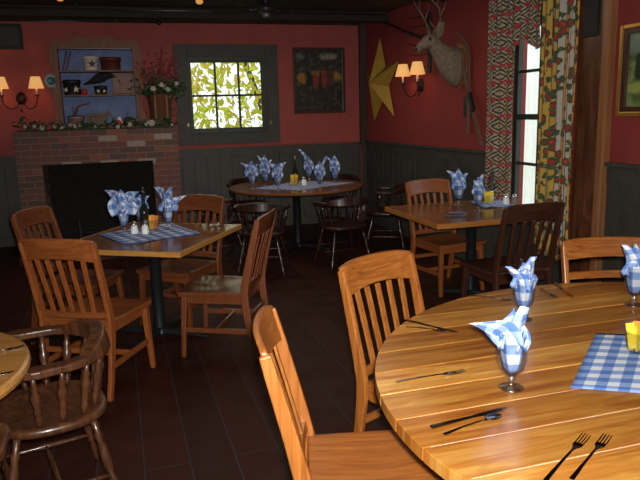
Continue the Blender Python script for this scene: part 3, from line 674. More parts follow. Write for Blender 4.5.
# ------------------------------------------------------------ barn star
def barn_star():
    s = empty('barn_star', (XW-.01, 8.42, 1.965), -PI/2, 'large yellow ribbed metal star leaning on the red wall near the corner', 'star')
    R, r, dep = .60, .235, .20; m = flat('mustard_tin', (.62, .38, .05), .45, .15, .1, 8)
    m2 = flat('rib_shade', (.10, .055, .012), .6)  # dark colour painted in for the shade between the ribs
    tilt = -.10
    P = []
    for k in range(10):
        a = k*PI/5+tilt; q = R if k % 2 == 0 else r
        P.append(Vector((q*math.sin(a), -.005, q*math.cos(a))))
    ctr = Vector((0, -dep, 0))
    for k in range(0, 10, 2):
        mb = MB(); gm = MB()
        tip = P[k]; l = P[(k-1) % 10]; r_ = P[(k+1) % 10]
        for e_, sgn in ((l, -1), (r_, 1)):
            n = (ctr-tip).cross(e_-tip).normalized()
            if n.y > 0: n = -n
            # flat face, rib shade painted as dark strips between lines tip..ctr and tip..edge
            nr = 22
            for i in range(nr):
                t0, t1 = i/nr, (i+1)/nr; tm = t0+(t1-t0)*.68
                a0, b0 = tip.lerp(ctr, t0), tip.lerp(e_, t0); a1, b1 = tip.lerp(ctr, tm), tip.lerp(e_, tm); a2, b2 = tip.lerp(ctr, t1), tip.lerp(e_, t1)
                up = n*.004
                mb.add([a0, b0, b2, a2], [(0, 1, 2, 3)])
                gm.add([a1+up*.6, b1+up*.6, b2+up*.6, a2+up*.6], [(0, 1, 2, 3)])
        mb.build('star_point', m, s)
        gm.build('rib_shade_strips', m2, s)
    return s
barn_star()

# ------------------------------------------------------------ grain cradle behind the deer
g = empty('hay_rake', (XW-.02, 7.0, 2.35), -PI/2, 'dark antique wooden hay rake with long curved handle hung behind the deer head', 'tool')
rk = wood('blackened_wood', (.010, .008, .006), (.018, .012, .008), (.03, .02, .012), .7, 0, 'X')
MB().tube([(-1.65, -.03, .44), (-1.1, -.05, .34), (-.55, -.06, .18), (-.12, -.05, .06), (.0, -.05, -.04)], [.014, .016, .018, .018, .014], 8).build('handle', rk, g, True)
MB().box((.08, -.04, -.02), (.07, .03, .66)).build('head_bar', rk, g, bevel=.006)
for i, z in enumerate((.28, .18, .08, -.02, -.14, -.28)):
    MB().tube([(.1, -.05, z), (-.25, -.07, z+.005), (-.5, -.05, z+.05)], [.008, .007, .003], 6).build('tine', rk, g, True)

# ------------------------------------------------------------ deer head
M['fur'] = flat('deer_fur', (.20, .15, .105), .95, 0, .30, 30, bump=.5)
dr = empty('deer_head_mount', (XW, 6.30, 2.035), -PI/2, 'mounted deer head with antlers on the red wall right of the sconce', 'deer head')
dr.scale = (1, .82, 1)
# local: -y out of the wall, x = toward the viewer's right
shield = [(.0, -.24), (.12, -.14), (.15, .04), (.12, .19), (0, .23), (-.12, .19), (-.15, .04), (-.12, -.14)]
MB().prism(shield, 0, .025, Matrix.Translation((0, -.025, 0)) @ MX).build('mounting_board', wood('plaque_oak', (.26, .09, .02), (.36, .13, .03), (.45, .18, .05), .4, .2), dr, bevel=.005)
pts = [(0, -.02, -.02, .135, .21), (0, -.08, -.02, .145, .205), (0, -.16, .02, .135, .18), (0, -.25, .075, .115, .145), (0, -.32, .135, .095, .115), (0, -.37, .195, .082, .095), (0, -.41, .235, .080, .088), (0, -.45, .245, .078, .080), (0, -.49, .238, .070, .070), (0, -.53, .215, .054, .058), (0, -.57, .190, .042, .050), (0, -.605, .168, .037, .044), (0, -.625, .155, .030, .034), (0, -.635, .150, .012, .014)]
rings = []
for i, (x, y, z, a, b) in enumerate(pts):
    a0 = pts[max(i-1, 0)]; a1 = pts[min(i+1, len(pts)-1)]; t = Vector((0, a1[1]-a0[1], a1[2]-a0[2])).normalized()
    if i < 6: t = (t*.6+Vector((0, -1, 0))*.4).normalized()
    n = Vector((1, 0, 0)).cross(t).normalized()
    rings.append([Vector((x, y, z))+Vector((1, 0, 0))*a*math.cos(2*PI*k/20)+n*b*math.sin(2*PI*k/20) for k in range(20)])
MB().sweep(rings).build('fur_body', M['fur'], dr, True, sub=1)
M['darkfur'] = flat('dark_nose', (.012, .010, .009), .4)
MB().ball((0, -.632, .165), .027, 12, 8, (1.1, .7, .8)).build('nose', M['darkfur'], dr, True)
mo = MB().tube([(.036, -.61, .142), (.040, -.585, .155), (.043, -.55, .172)], .003, 5).tube([(-.036, -.61, .142), (-.040, -.585, .155), (-.043, -.55, .172)], .003, 5)
mo.build('mouth', M['darkfur'], dr, True)
for s_ in (-1, 1):
    MB().ball((s_*.068, -.485, .262), .017, 10, 8).build('eye', flat('glass_eye', (.01, .008, .006), .08), dr, True)
    er = MB()
    er.grid(8, 8, lambda u, v: (s_*(.055+.13*v), -.385-.012*math.cos(u*PI*2)+.02*v+(.030*math.sin(v*PI)**.8+.004)*math.cos(u*PI), .285+.12*v+(.050*math.sin(v*PI*.96+.1)**.8)*(u-.5)*2))
    er.build('ear', M['fur'], dr, True, solid=.008)
    MB().ball((s_*.11, -.40, .34), .03, 8, 6, (1, .25, 1.1)).build('ear_lining', flat('pale_ear', (.24, .17, .13), .95), dr, True)
    an = MB()
    def q(pl): return [(s_*x, y, z) for x, y, z in pl]
    bone = flat('antler_bone', (.15, .105, .06), .5, 0, .25, 25)
    an.tube(q([(.035, -.43, .30), (.07, -.40, .36), (.16, -.40, .44), (.20, -.45, .54), (.18, -.54, .62), (.13, -.60, .66)]), [.018, .015, .014, .012, .009, .003], 8)
    an.tube(q([(.06, -.41, .35), (.05, -.46, .41), (.045, -.48, .45)]), [.011, .008, .002], 7)
    an.tube(q([(.18, -.41, .48), (.19, -.36, .57), (.185, -.34, .66)]), [.011, .008, .002], 7)
    an.tube(q([(.20, -.48, .57), (.22, -.46, .65), (.22, -.45, .72)]), [.009, .007, .002], 7)
    an.build('antler', bone, dr, True)

# ------------------------------------------------------------ crossed old skis
sk = wood('grey_old_ash', (.09, .055, .035), (.14, .09, .06), (.19, .125, .085), .6, 0, 'Z')
def ski(loc, pts, label, binding):
    e = empty('wooden_ski', loc, -PI/2, label, 'ski', None)
    MB().bar(pts, [.045]*(len(pts)-1)+[.025], .016, (0, 0, 1) if False else (1, 0, .15)).build('runner', sk, e, bevel=.003)
    MB().box(binding, (.05, .035, .17), Euler((0, binding[3] if len(binding) > 3 else 0, 0)).to_matrix()).build('binding', M['iron'], e, bevel=.004)
    return e
def skib(loc, pts, label, b_, tilt):
    e = empty('wooden_ski', loc, -PI/2, label, 'ski')
    MB().bar(pts, [.05]*(len(pts)-2)+[.04, .02], .014, (1, 0, 0)).build('runner', sk, e, bevel=.003)
    MB().box(b_, (.05, .03, .2), Euler((0, tilt, 0)).to_matrix()).build('binding', M['iron'], e, bevel=.004)
    return e
skib((XW-.02, 6.08, 1.34), [(0, -.02, 0), (.0, -.02, .4), (-.005, -.02, .75), (-.03, -.03, .88), (-.08, -.07, .97), (-.13, -.11, 1.02)], 'old wooden ski hanging upright and crossed with another right of the deer', (-.045, -.02, .27), 0)
skib((XW-.02, 5.80, 1.33), [(.06, -.05, -.10), (-.04, -.05, .08), (-.21, -.05, .40), (-.34, -.05, .67), (-.42, -.05, .84), (-.46, -.07, .92)], 'old wooden ski slanting behind the curtain edge and crossed with the upright one', (-.13, -.07, .33), -.48)

# ------------------------------------------------------------ curtains
def curtain_mat(name, stripes, seed, flow=1.0, band=0):
    m, nt, b = mat(name); uv = N(nt, 'ShaderNodeUVMap'); sx = N(nt, 'ShaderNodeSeparateXYZ'); nt.links.new(uv.outputs[0], sx.inputs[0])
    fx = math_(nt, 'FRACT', math_(nt, 'MULTIPLY', sx.outputs[0], 1/.16))
    r = ramp(nt, stripes, 'CONSTANT'); nt.links.new(fx, r.inputs[0]); col = r.outputs[0]
    vo = N(nt, 'ShaderNodeTexVoronoi'); vo.inputs['Scale'].default_value = 14*flow; vo.inputs['Randomness'].default_value = .75
    cv = N(nt, 'ShaderNodeCombineXYZ'); nt.links.new(sx.outputs[0], cv.inputs[0]); nt.links.new(sx.outputs[1], cv.inputs[1]); cv.inputs[2].default_value = seed
    nt.links.new(cv.outputs[0], vo.inputs['Vector'])
    no = N(nt, 'ShaderNodeTexNoise'); no.inputs['Scale'].default_value = 34*flow; nt.links.new(cv.outputs[0], no.inputs[0])
    dd = math_(nt, 'ADD', vo.outputs['Distance'], math_(nt, 'MULTIPLY', math_(nt, 'SUBTRACT', no.outputs[0], .5), .5))
    rf = ramp(nt, [(0, (.48, .12, .05)), (.10, (.36, .03, .025)), (.30, (.05, .08, .035)), (.44, (.09, .11, .05))], 'CONSTANT'); nt.links.new(dd, rf.inputs[0])
    mask = math_(nt, 'LESS_THAN', dd, .52)
    if band:   # flowers in horizontal ornament bands
        by = math_(nt, 'FRACT', math_(nt, 'MULTIPLY', sx.outputs[1], 1/.15))
        bx = math_(nt, 'FRACT', math_(nt, 'MULTIPLY', sx.outputs[0], 1/.20))
        bx = math_(nt, 'ABSOLUTE', math_(nt, 'SUBTRACT', bx, .5)); byy = math_(nt, 'ABSOLUTE', math_(nt, 'SUBTRACT', by, .5))
        w1 = math_(nt, 'SINE', math_(nt, 'MULTIPLY', math_(nt, 'ADD', math_(nt, 'MULTIPLY', bx, 2.2), math_(nt, 'MULTIPLY', byy, 2.4)), 11))
        w1 = math_(nt, 'ADD', w1, math_(nt, 'MULTIPLY', math_(nt, 'SUBTRACT', no.outputs[0], .5), 3.0))
        dk = math_(nt, 'GREATER_THAN', w1, -.15)
        col = mixc(nt, dk, col, (.06, .055, .03))
        q = math_(nt, 'ADD', math_(nt, 'MULTIPLY', bx, bx), math_(nt, 'MULTIPLY', math_(nt, 'MULTIPLY', math_(nt, 'SUBTRACT', by, .15), math_(nt, 'SUBTRACT', by, .15)), 4))
        q = math_(nt, 'ADD', q, math_(nt, 'MULTIPLY', math_(nt, 'SUBTRACT', no.outputs[0], .5), .12))
        col = mixc(nt, math_(nt, 'LESS_THAN', q, .085), col, (.38, .035, .04))
    else:
        col = mixc(nt, mask, col, rf.outputs[0])
    nt.links.new(col, b.inputs['Base Color']); b.inputs['Roughness'].default_value = .9; return m
cr1 = curtain_mat('ornament_curtain', [(0, (.40, .34, .26)), (.72, (.36, .22, .05)), (.84, (.07, .07, .04)), (.88, (.40, .34, .26))], 1, .8, 1)
cr2 = curtain_mat('floral_stripe_curtain', [(0, (.55, .34, .06)), (.45, (.50, .30, .05)), (.52, (.10, .10, .06)), (.56, (.46, .42, .36)), (.78, (.14, .12, .08)), (.84, (.5, .46, .40)), (.93, (.4, .05, .04))], 4, 1.0)
def curtain(name, y0, y1, z0, z1, mat_, label, folds, amp, parent=None, hem=None, x=XW-.075, cat='curtain', full=1.45):
    e = empty(name, (x, (y0+y1)/2, z0), 0, label, cat)
    wd = y1-y0
    def fn(u, v):
        y = (u-.5)*wd; zz0 = hem(u) if hem else 0
        z = zz0+(z1-z0-zz0)*v
        a = amp*(.75+.25*math.sin(v*5+u*9))
        return Vector((-a*math.sin(u*folds*2*PI+.6*math.sin(v*3))-.3*a*math.sin(u*folds*4.7*PI+1), y+.006*math.sin(v*7+u*20), z))
    MB().grid(int(folds*14), 30, fn, lambda u, v: (u*wd*full, v*(z1-z0))).build('cloth', mat_, e, True, solid=.003)
    return e
ca = curtain('window_curtain', 5.21, 5.66, .60, 2.66, cr1, 'cream and dark red patterned curtain hanging at the left side of the right window', 5, .024)
cb = curtain('window_curtain', 4.37, 4.83, .35, 2.66, cr2, 'yellow striped floral curtain hanging beside the brown wooden post', 5, .028)
cv_ = curtain('curtain_valance', 4.74, 5.22, 2.08, 2.70, cr1, 'gathered patterned valance with scalloped hem across the top of the window', 4, .022, hem=lambda u: .03+.05*math.cos(u*2*PI*1.1+2.6), x=XW-.145, cat='valance')
rod = empty('curtain_rod', (XW-.11, 5.02, 2.70), 0, 'dark curtain rod above the patterned curtains', 'rod')
MB().tube([(0, -.68, 0), (0, .74, 0)], .012, 8).build('bar', M['iron'], rod, True)
for y in (-.62, .72): MB().tube([(0, y, 0), (.11, y, 0)], .008, 6).build('bracket', M['iron'], rod)

# ------------------------------------------------------------ ceiling fan and pendants
cf = empty('ceiling_fan', (1.72, 7.55, ZC), .25, 'dark ceiling fan with pale motor hub hanging over the round back table', 'ceiling fan')
MB().lathe([(.05, 0), (.055, -.03), (.02, -.05), (.02, -.08)], seg=16).build('canopy', M['iron'], cf, True)
MB().lathe([(.03, -.06), (.09, -.07), (.10, -.11), (.06, -.14), (.001, -.145)], seg=20).build('motor_housing', flat('dull_pewter', (.07, .06, .07), .4, .6), cf, True)
MB().lathe([(.04, -.14), (.045, -.17), (.03, -.185), (.001, -.19)], seg=16).build('switch_cap', flat('pale_pewter', (.30, .27, .28), .4, .4), cf, True)
for k in range(5):
    a = k*2*PI/5; R3 = Euler((0, 0, a)).to_matrix()
    bl = MB().box(R3 @ Vector((.40, 0, -.105)), (.42, .12, .008), R3 @ Euler((.2, 0, 0)).to_matrix()).build('blade', M['beam'], cf, bevel=.004)
    MB().box(R3 @ Vector((.15, 0, -.10)), (.12, .025, .01), R3).build('blade_iron', M['pipe'], bl)
for x, lab in ((-.43, 'small amber pendant lamp at the ceiling above the left hutch'), (.955, 'small amber pendant lamp at the ceiling near the fan')):
    e = empty('pendant_lamp', (x, 7.35, ZC), 0, lab, 'lamp')
    MB().lathe([(.03, 0), (.03, -.012), (.012, -.02), (.012, -.04)], seg=14).build('ceiling_cap', M['iron'], e, True)
    MB().lathe([(.012, -.035), (.035, -.045), (.04, -.075), (.02, -.092), (.001, -.095)], seg=16).build('amber_globe', flat('amber_glow', (.9, .38, .10), .4, emit=.6), e, True)

# ------------------------------------------------------------ slat chairs
def slat_chair(wm, wx, name, nsl=5, ladder=False, label='', loc=(0, 0, 0), rz=0):
    e = empty(name, loc, rz, label, 'chair')
    W, Dp, SH, HT = .46, .44, .455, .962
    wb = .438
    if ladder: HT = .942
    def back_y(z):   # centre line of the rear post
        if z < SH: return -.225-.078*((SH-z)/SH)**1.6
        return -.225-.121*((z-SH)/(HT-SH))**1.1
    for s_ in (-1, 1):
        zs = [0, .12, .25, .38, .46, .55, .68, .82, HT-.03]
        MB().bar([(s_*(wb/2+.005*z), back_y(z), z) for z in zs], .026, [.034, .040, .046, .054, .056, .052, .046, .042, .036], (1, 0, 0)).build('back_post', wm, e, bevel=.006)
    for s_ in (-1, 1):
        MB().bar([(s_*(W/2-.02+.012), .215, 0), (s_*(W/2-.025), .19, .43)], [.028, .040], [.028, .040], (1, 0, 0)).build('leg', wm, e, bevel=.004)
    # saddle seat
    NU, NV = 16, 14
    def top(u, v):
        x = (u-.5)*(W*(.92+.08*v)+.02); y = -.225+.455*v+.015*(1-(2*u-1)**2)*v
        dip = .014*math.exp(-((v-.45)/.28)**2)*(1-abs(2*u-1)**3)*(1+.0*u) - .010*math.exp(-((u-.5)/.05)**2)*max(0, v-.55)*2
        return Vector((x, y, SH-dip))
    vs = []; fs = []
    for t in (0, 1):
        for j in range(NV+1):
            for i in range(NU+1):
                p = top(i/NU, j/NV)
                if t: p = Vector((p.x*.985, p.y*.985, SH-.034))
                vs.append(p)
    n = (NU+1)*(NV+1)
    for j in range(NV):
        for i in range(NU):
            a = j*(NU+1)+i; fs.append((a, a+1, a+NU+2, a+NU+1)); fs.append((n+a+NU+1, n+a+NU+2, n+a+1, n+a))
    bd = [i for i in range(NU+1)]+[j*(NU+1)+NU for j in range(1, NV+1)]+[NV*(NU+1)+i for i in range(NU-1, -1, -1)]+[j*(NU+1) for j in range(NV-1, 0, -1)]
    for k in range(len(bd)): a, b = bd[k], bd[(k+1) % len(bd)]; fs.append((b, a, n+a, n+b))
    MB().add(vs, fs).build('seat', M['oak_y'] if wm is M['oak'] else wx, e, True, bevel=.006).data.polygons.foreach_set('use_smooth', [i < 2*NU*NV for i in range(len(fs))])
    ap = MB().lo((-W/2+.04, .178, SH-.085), (W/2-.04, .198, SH-.034)).lo((-wb/2+.02, -.215, SH-.085), (wb/2-.02, -.198, SH-.034))
    for s_ in (-1, 1): ap.lo((s_*(W/2-.035)-.009, -.20, SH-.085), (s_*(W/2-.035)+.009, .18, SH-.034))
    ap.build('apron', wx, e, bevel=.002)
    st = MB()
    for s_ in (-1, 1):
        MB().bar([(s_*(wb/2+.002), back_y(.19), .19), (s_*(W/2-.018), .20, .19)], .034, .018, (0, 0, 1)).build('stretcher', wx, e, bevel=.003)
    MB().bar([(-wb/2, -.02, .19), (wb/2, -.02, .19)], .032, .018, (0, 0, 1)).build('stretcher', wx, e, bevel=.003)
    MB().bar([(-wb/2, back_y(.27)+.005, .27), (wb/2, back_y(.27)+.005, .27)], .032, .018, (0, 0, 1)).build('stretcher', wx, e, bevel=.003)
    # crest: curved board
    def curve(x): return -.028*(1-(2*x/wb)**2)
    def board(z0f, z1f, y_at, th=.022, ex=.014, bowf=1):
        rings = []
        nn = 14
        for i in range(nn+1):
            x = -wb/2-ex+(wb+2*ex)*i/nn; a, b = z0f(x), z1f(x); yb = bowf*curve(max(-wb/2, min(wb/2, x)))
            rings.append([Vector((x, back_y(a)+yb-th/2, a)), Vector((x, back_y(a)+yb+th/2, a)), Vector((x, back_y(b)+yb+th/2, b)), Vector((x, back_y(b)+yb-th/2, b))])
        return MB().sweep(rings)
    arc = lambda x: HT-.145+.022*(1-(2*x/wb)**2)
    if not ladder:
        board(arc, lambda x: HT-.012*abs(2*x/wb)**4*1.2, 0).build('crest_rail', wx, e, bevel=.006)
        board(lambda x: .475, lambda x: .512, 0, .02, -.005, .6).build('lower_rail', wx, e, bevel=.003)
        for k in range(nsl):
            x = -wb/2+wb*(k+1)/(nsl+1); zz = [.505, .60, .68, .76, HT-.13]
            MB().bar([(x*(.9+.1*(z-.54)/.3), back_y(z)+curve(x)*(.6+.4*(z-.5)/.34), z) for z in zz], .030, .011, (1, 0, 0)).build('slat', wm, e, bevel=.003)
    else:
        board(lambda x: HT-.105+.008*(1-(2*x/wb)**2), lambda x: HT-.01*abs(2*x/wb)**4, 0).build('crest_rail', wx, e, bevel=.006)
        board(lambda x: HT-.20, lambda x: HT-.165, 0, .02, -.005).build('back_slat', wx, e, bevel=.004)
        board(lambda x: .60, lambda x: .65, 0, .02, -.005).build('back_slat', wx, e, bevel=.004)
    return e
slat_chair(M['orange'], M['orange_x'], 'dining_chair', label='orange-brown slat-back chair seen from behind at the front of the left table', loc=(-.192, 4.09, 0), rz=-.53)
cB = slat_chair(M['cherry'], M['cherry_x'], 'dining_chair', label='cherry-red slat-back chair in profile at the right side of the left table', loc=(.61, 4.385, 0), rz=1.10)
cC = copy_tree(cB, (.385, 5.09, 0), 2.44, 'cherry-brown slat-back chair on the far side of the left table facing the viewer')
cD = copy_tree(cB, (-.336, 5.0, 0), -2.039, 'cherry-brown slat-back chair at the left end of the left table near the firebox')
cE = slat_chair(M['orange'], M['orange_x'], 'dining_chair', label='reddish-brown slat-back chair on the far side of the right table by the dark wainscot', loc=(2.765, 5.17, 0), rz=-3.018)
cF = slat_chair(M['dark'], M['dark_x'], 'dining_chair', label='very dark walnut slat-back chair with its back to the viewer at the right table', loc=(2.668, 4.12, 0), rz=.02)
cG = slat_chair(M['oak'], M['oak_x'], 'dining_chair', label='honey oak slat-back chair pulled up to the far left edge of the large planked table', loc=(1.222, 2.37, 0), rz=-2.697)
cH = copy_tree(cG, (.733, 1.845, 0), -1.832, 'honey oak slat-back chair seen edge-on, its seat tucked to the planked table')
cI = slat_chair(M['oak'], M['oak_x'], 'ladderback_chair', ladder=True, label='honey oak ladder-back chair on the far side of the large planked table', loc=(2.225, 2.34, 0), rz=2.85)

# ------------------------------------------------------------ captain chairs
def captain(wm, name, label, loc, rz):
    e = empty(name, loc, rz, label, 'chair')
    SH = .44
    # seat: rounded D, thick, saddled
    pts = []
    for k in range(32):
        a = 2*PI*k/32; x = .245*math.copysign(abs(math.cos(a))**.75, math.cos(a)); y = .225*math.copysign(abs(math.sin(a))**.8, math.sin(a)); pts.append((x, y))
    rings = []
    for sc2, z in ((.90, SH-.045), (.98, SH-.032), (1, SH-.018), (.98, SH-.004), (.93, SH), (.75, SH-.010), (.4, SH-.014), (.02, SH-.014)):
        rings.append([Vector((x*sc2, y*sc2, z)) for x, y in pts])
    MB().sweep(rings).build('seat', wm, e, True)
    lp = [(0, .011), (.08, .014), (.2, .016), (.3, .013), (.34, .02), (.38, .013), (.5, .020), (.62, .021), (.75, .014), (.8, .019), (.85, .013), (1, .015)]
    feet = {}
    for sx_ in (-1, 1):
        for sy_ in (-1, 1):
            a = (sx_*.235, sy_*.225+.01, 0); b = (sx_*.155, sy_*.14, SH-.035); feet[sx_, sy_] = (Vector(a), Vector(b))
            MB().turned(a, b, lp, 9).build('leg', wm, e, True)
    sp = [(0, .007), (.2, .009), (.42, .012), (.5, .016), (.58, .012), (.8, .009), (1, .007)]
    m_ = []
    for sx_ in (-1, 1):
        p0 = feet[sx_, -1][0].lerp(feet[sx_, -1][1], .38); p1 = feet[sx_, 1][0].lerp(feet[sx_, 1][1], .38); MB().turned(p0, p1, sp).build('stretcher', wm, e, True); m_.append(p0.lerp(p1, .5))
    MB().turned(m_[0], m_[1], sp).build('stretcher', wm, e, True)
    p0 = feet[-1, 1][0].lerp(feet[-1, 1][1], .5); p1 = feet[1, 1][0].lerp(feet[1, 1][1], .5); MB().turned(p0, p1, sp).build('stretcher', wm, e, True)
    # arm bow: U from right tip round the back to left tip
    AZ = .675; path = []
    nseg = 36
    def bow(t):          # t -1..1, 0 = back centre
        a = t*PI*.5*1.0
        if abs(t) <= .72:
            an = t/.72*PI/2; x = .25*math.sin(an); y = -.03-.20*math.cos(an)
        else:
            k = (abs(t)-.72)/.28; x = math.copysign(.25+.01*k, t); y = -.03+.14*k
        return Vector((x, y, AZ))
    rings = []
    for i in range(nseg+1):
        t = -1+2*i/nseg; p = bow(t); d_ = (bow(min(1, t+.02))-bow(max(-1, t-.02))).normalized(); n = Vector((-d_.y, d_.x, 0))
        wd = .030+.006*math.cos(t*PI)**2
        if abs(t) > .86: wd = .038
        endr = 1
        if i in (0, nseg): endr = .45
        if i in (1, nseg-1): endr = .85
        wd *= endr
        cz = .055*max(0, math.cos(t/.5*PI/2))**.7 if abs(t) < .5 else 0    # raised crest at the back
        o_ = .0 if abs(t) > .5 else -.03*math.cos(t/.5*PI/2)
        n_out = n if (p+n).length > p.length else -n
        lo_ = AZ-.0; rings.append([p-n_out*wd-Vector((0, 0, .016)), p+n_out*wd-Vector((0, 0, .016)), p+n_out*(wd+.012*(cz > 0))+Vector((0, 0, .016+cz)), p-n_out*(wd-.022*(cz/.055)-.0)+Vector((0, 0, .016+cz))])
    MB().sweep(rings).build('arm_rail', wm, e, False, bevel=.008, bseg=3)
    spn = [(0, .009), (.1, .012), (.2, .017), (.28, .012), (.33, .017), (.4, .012), (.52, .018), (.62, .020), (.72, .012), (.78, .016), (.84, .010), (1, .009)]
    for t in (-.93, -.72, -.48, -.26, -.08, .08, .26, .48, .72, .93)[0:10]:
        b = bow(t); a = Vector((b.x*.80, b.y*.82+.0, SH-.006)); MB().turned(a, (b.x, b.y, AZ-.012), spn).build('spindle', wm, e, True)
    return e
cJ = captain(M['capt'], 'captain_chair', 'low-back captain chair with turned spindles beside the small round table at left', (-.36, 2.77, 0), face(-.97, -.24))
copy_tree(cJ, (-.66, 1.93, 0), face(-.15, .99), 'captain chair cut off by the bottom left corner of the picture')
cL = captain(M['capt_dark'], 'captain_chair', 'dark spindle captain chair, back to the viewer, front right of the back table', (2.20, 6.43, 0), face(-.12, .99))
for loc, rz, lab in (((1.34, 6.44, 0), face(.35, .94), 'dark spindle captain chair at the front left of the back table'),
    ((1.02, 7.36, 0), face(.98, .15), 'dark spindle captain chair at the left end of the round back table'),
    ((2.98, 7.12, 0), face(-.9, .4), 'dark spindle captain chair at the right end of the round back table'),
    ((2.85, 8.42, 0), face(-.65, -.75), 'dark spindle captain chair behind the back table near the corner post'),
    ((1.62, 8.62, 0), face(.3, -.95), 'dark spindle captain chair behind the back table below the window')):
    copy_tree(cL, loc, rz, lab)

# ------------------------------------------------------------ tables
def pedestal(e, r=.038, arm=.36, top=.72, rot=0, m=None):
    m = m or M['iron']
    MB().lathe([(.05, .03), (r, .07), (r, top-.03), (.09, top-.012), (.09, top-.002)], seg=20).build('pole', m, e, True)
    b = MB()
    for k in range(4):
        a = rot+k*PI/2; d_ = Vector((math.cos(a), math.sin(a), 0)); sd_ = Vector((-d_.y, d_.x, 0))
        b.bar([d_*.02+Vector((0, 0, .035)), d_*arm*.6+Vector((0, 0, .026)), d_*arm+Vector((0, 0, .010))], [.07, .06, .045], [.04, .03, .018], sd_)
    b.lathe([(.06, .0), (.07, .02), (.055, .055), (.04, .06)], seg=16)
    b.build('cross_base', m, e, bevel=.006)
tl = empty('dining_table', (.195, 4.83, 0), -.555, 'square-cornered brown table with light edge and gingham mat in front of the fireplace', 'table')
MB().lo((-.47, -.52, .722), (.47, .52, .75)).build('tabletop', M['tbl'], tl, bevel=.003)
bd = MB()
for a, b in (((-.48, -.53, .716), (-.47, .53, .751)), ((.47, -.53, .716), (.48, .53, .751)), ((-.47, -.53, .716), (.47, -.52, .751)), ((-.47, .52, .716), (.47, .53, .751))): bd.lo(a, b)
bd.build('edge_band', M['tbl_edge'], tl, bevel=.003)
pedestal(tl, .042, .40, .722, 0)
trr = empty('dining_table', (2.83, 4.88, 0), 0, 'rectangular oak table standing by the curtained window', 'table')
MB().lo((-.572, -.502, .712), (.522, .502, .75)).build('tabletop', M['rtbl'], trr, bevel=.003)
bd = MB()
for a, b in (((-.584, -.514, .710), (-.572, .514, .751)), ((.522, -.514, .710), (.534, .514, .751)), ((-.572, -.514, .710), (.522, -.502, .751)), ((-.572, .502, .710), (.522, .514, .751))): bd.lo(a, b)
bd.build('edge_band', wood('orange_edge', (.30, .10, .02), (.40, .15, .03), (.48, .20, .045), .35, .2, 'X'), trr, bevel=.003)
MB().lo((-.5, -.43, .69), (.46, .43, .712)).build('underframe', M['dark'], trr)
pedestal(trr, .042, .34, .70, PI/4)
tb = empty('round_table', (2.0, 7.52, 0), 0, 'round brown pedestal table with six napkin goblets below the back wall', 'table')
MB().lathe([(.765, .715), (.79, .722), (.795, .735), (.79, .748), (.765, .75), (.01, .75)], seg=56).build('tabletop', M['tbl'], tb, False)
pedestal(tb, .045, .42, .715, PI/4)
ts = empty('round_table', (-.965, 2.45, 0), 0, 'small round golden oak table cut off by the left edge', 'table')
MB().lathe([(.57, .71), (.595, .715), (.60, .73), (.597, .745), (.585, .75), (.01, .75)], seg=64).build('tabletop', wood('golden_oak_top', (.36, .15, .035), (.48, .22, .055), (.58, .29, .08), .25, .4, 'X'), ts)
pedestal(ts, .04, .36, .712, PI/4)

# large planked table
def plank_mat():
    m, nt, b = mat('varnished_pine_planks'); tc = N(nt, 'ShaderNodeTexCoord'); sx = N(nt, 'ShaderNodeSeparateXYZ'); nt.links.new(tc.outputs['Object'], sx.inputs[0])
    pk = math_(nt, 'FLOOR', math_(nt, 'DIVIDE', math_(nt, 'ADD', sx.outputs[1], 10.0), .165))
    # grain stretched along x and shifted by plank
    cx = N(nt, 'ShaderNodeCombineXYZ'); nt.links.new(math_(nt, 'ADD', math_(nt, 'MULTIPLY', sx.outputs[0], .9), math_(nt, 'MULTIPLY', pk, 3.71)), cx.inputs[0])
    nt.links.new(math_(nt, 'MULTIPLY', sx.outputs[1], 9.0), cx.inputs[1]); nt.links.new(math_(nt, 'MULTIPLY', pk, 1.37), cx.inputs[2])
    n0 = N(nt, 'ShaderNodeTexNoise'); n0.inputs['Scale'].default_value = 1.6; n0.inputs['Detail'].default_value = 2; n0.inputs['Distortion'].default_value = .8; nt.links.new(cx.outputs[0], n0.inputs[0])
    rg = math_(nt, 'SINE', math_(nt, 'MULTIPLY', n0.outputs[0], 62.0))
    n2 = N(nt, 'ShaderNodeTexNoise'); n2.inputs['Scale'].default_value = 2.6; n2.inputs['Detail'].default_value = 8; n2.inputs['Roughness'].default_value = .62; n2.inputs['Distortion'].default_value = .6; nt.links.new(cx.outputs[0], n2.inputs[0])
    r = ramp(nt, [(.30, (.30, .085, .012)), (.42, (.52, .20, .032)), (.55, (.66, .32, .060)), (.70, (.76, .46, .13))]); nt.links.new(n2.outputs[0], r.inputs[0])
    g = math_(nt, 'MULTIPLY', math_(nt, 'SUBTRACT', 1, rg), .11); col = mixc(nt, g, r.outputs[0], (.20, .06, .012))
    wn = N(nt, 'ShaderNodeTexWhiteNoise'); wn.noise_dimensions = '1D'; nt.links.new(pk, wn.inputs['W'])
    dkn = mixc(nt, wn.outputs['Value'], (.66, .54, .42), (1.12, 1.12, 1.12)); mu = nt.nodes.new('ShaderNodeMix'); mu.data_type = 'RGBA'; mu.blend_type = 'MULTIPLY'; mu.inputs[0].default_value = 1
    nt.links.new(col, mu.inputs[6]); nt.links.new(dkn, mu.inputs[7])
    nt.links.new(mu.outputs[2], b.inputs['Base Color']); b.inputs['Roughness'].default_value = .28; b.inputs['Coat Weight'].default_value = .5; b.inputs['Coat Roughness'].default_value = .12
    return m
TX, TY, TR, TA = 1.81, 1.50, 1.13, 0.0
tp = empty('planked_round_table', (TX, TY, 0), TA, 'large round golden pine table made of planks in the right foreground', 'table')
plm = plank_mat()
PWD = .165
y = -math.floor(10/PWD)*PWD  # align plank borders with the material
edges = []
k0 = math.ceil((10-TR)/PWD)
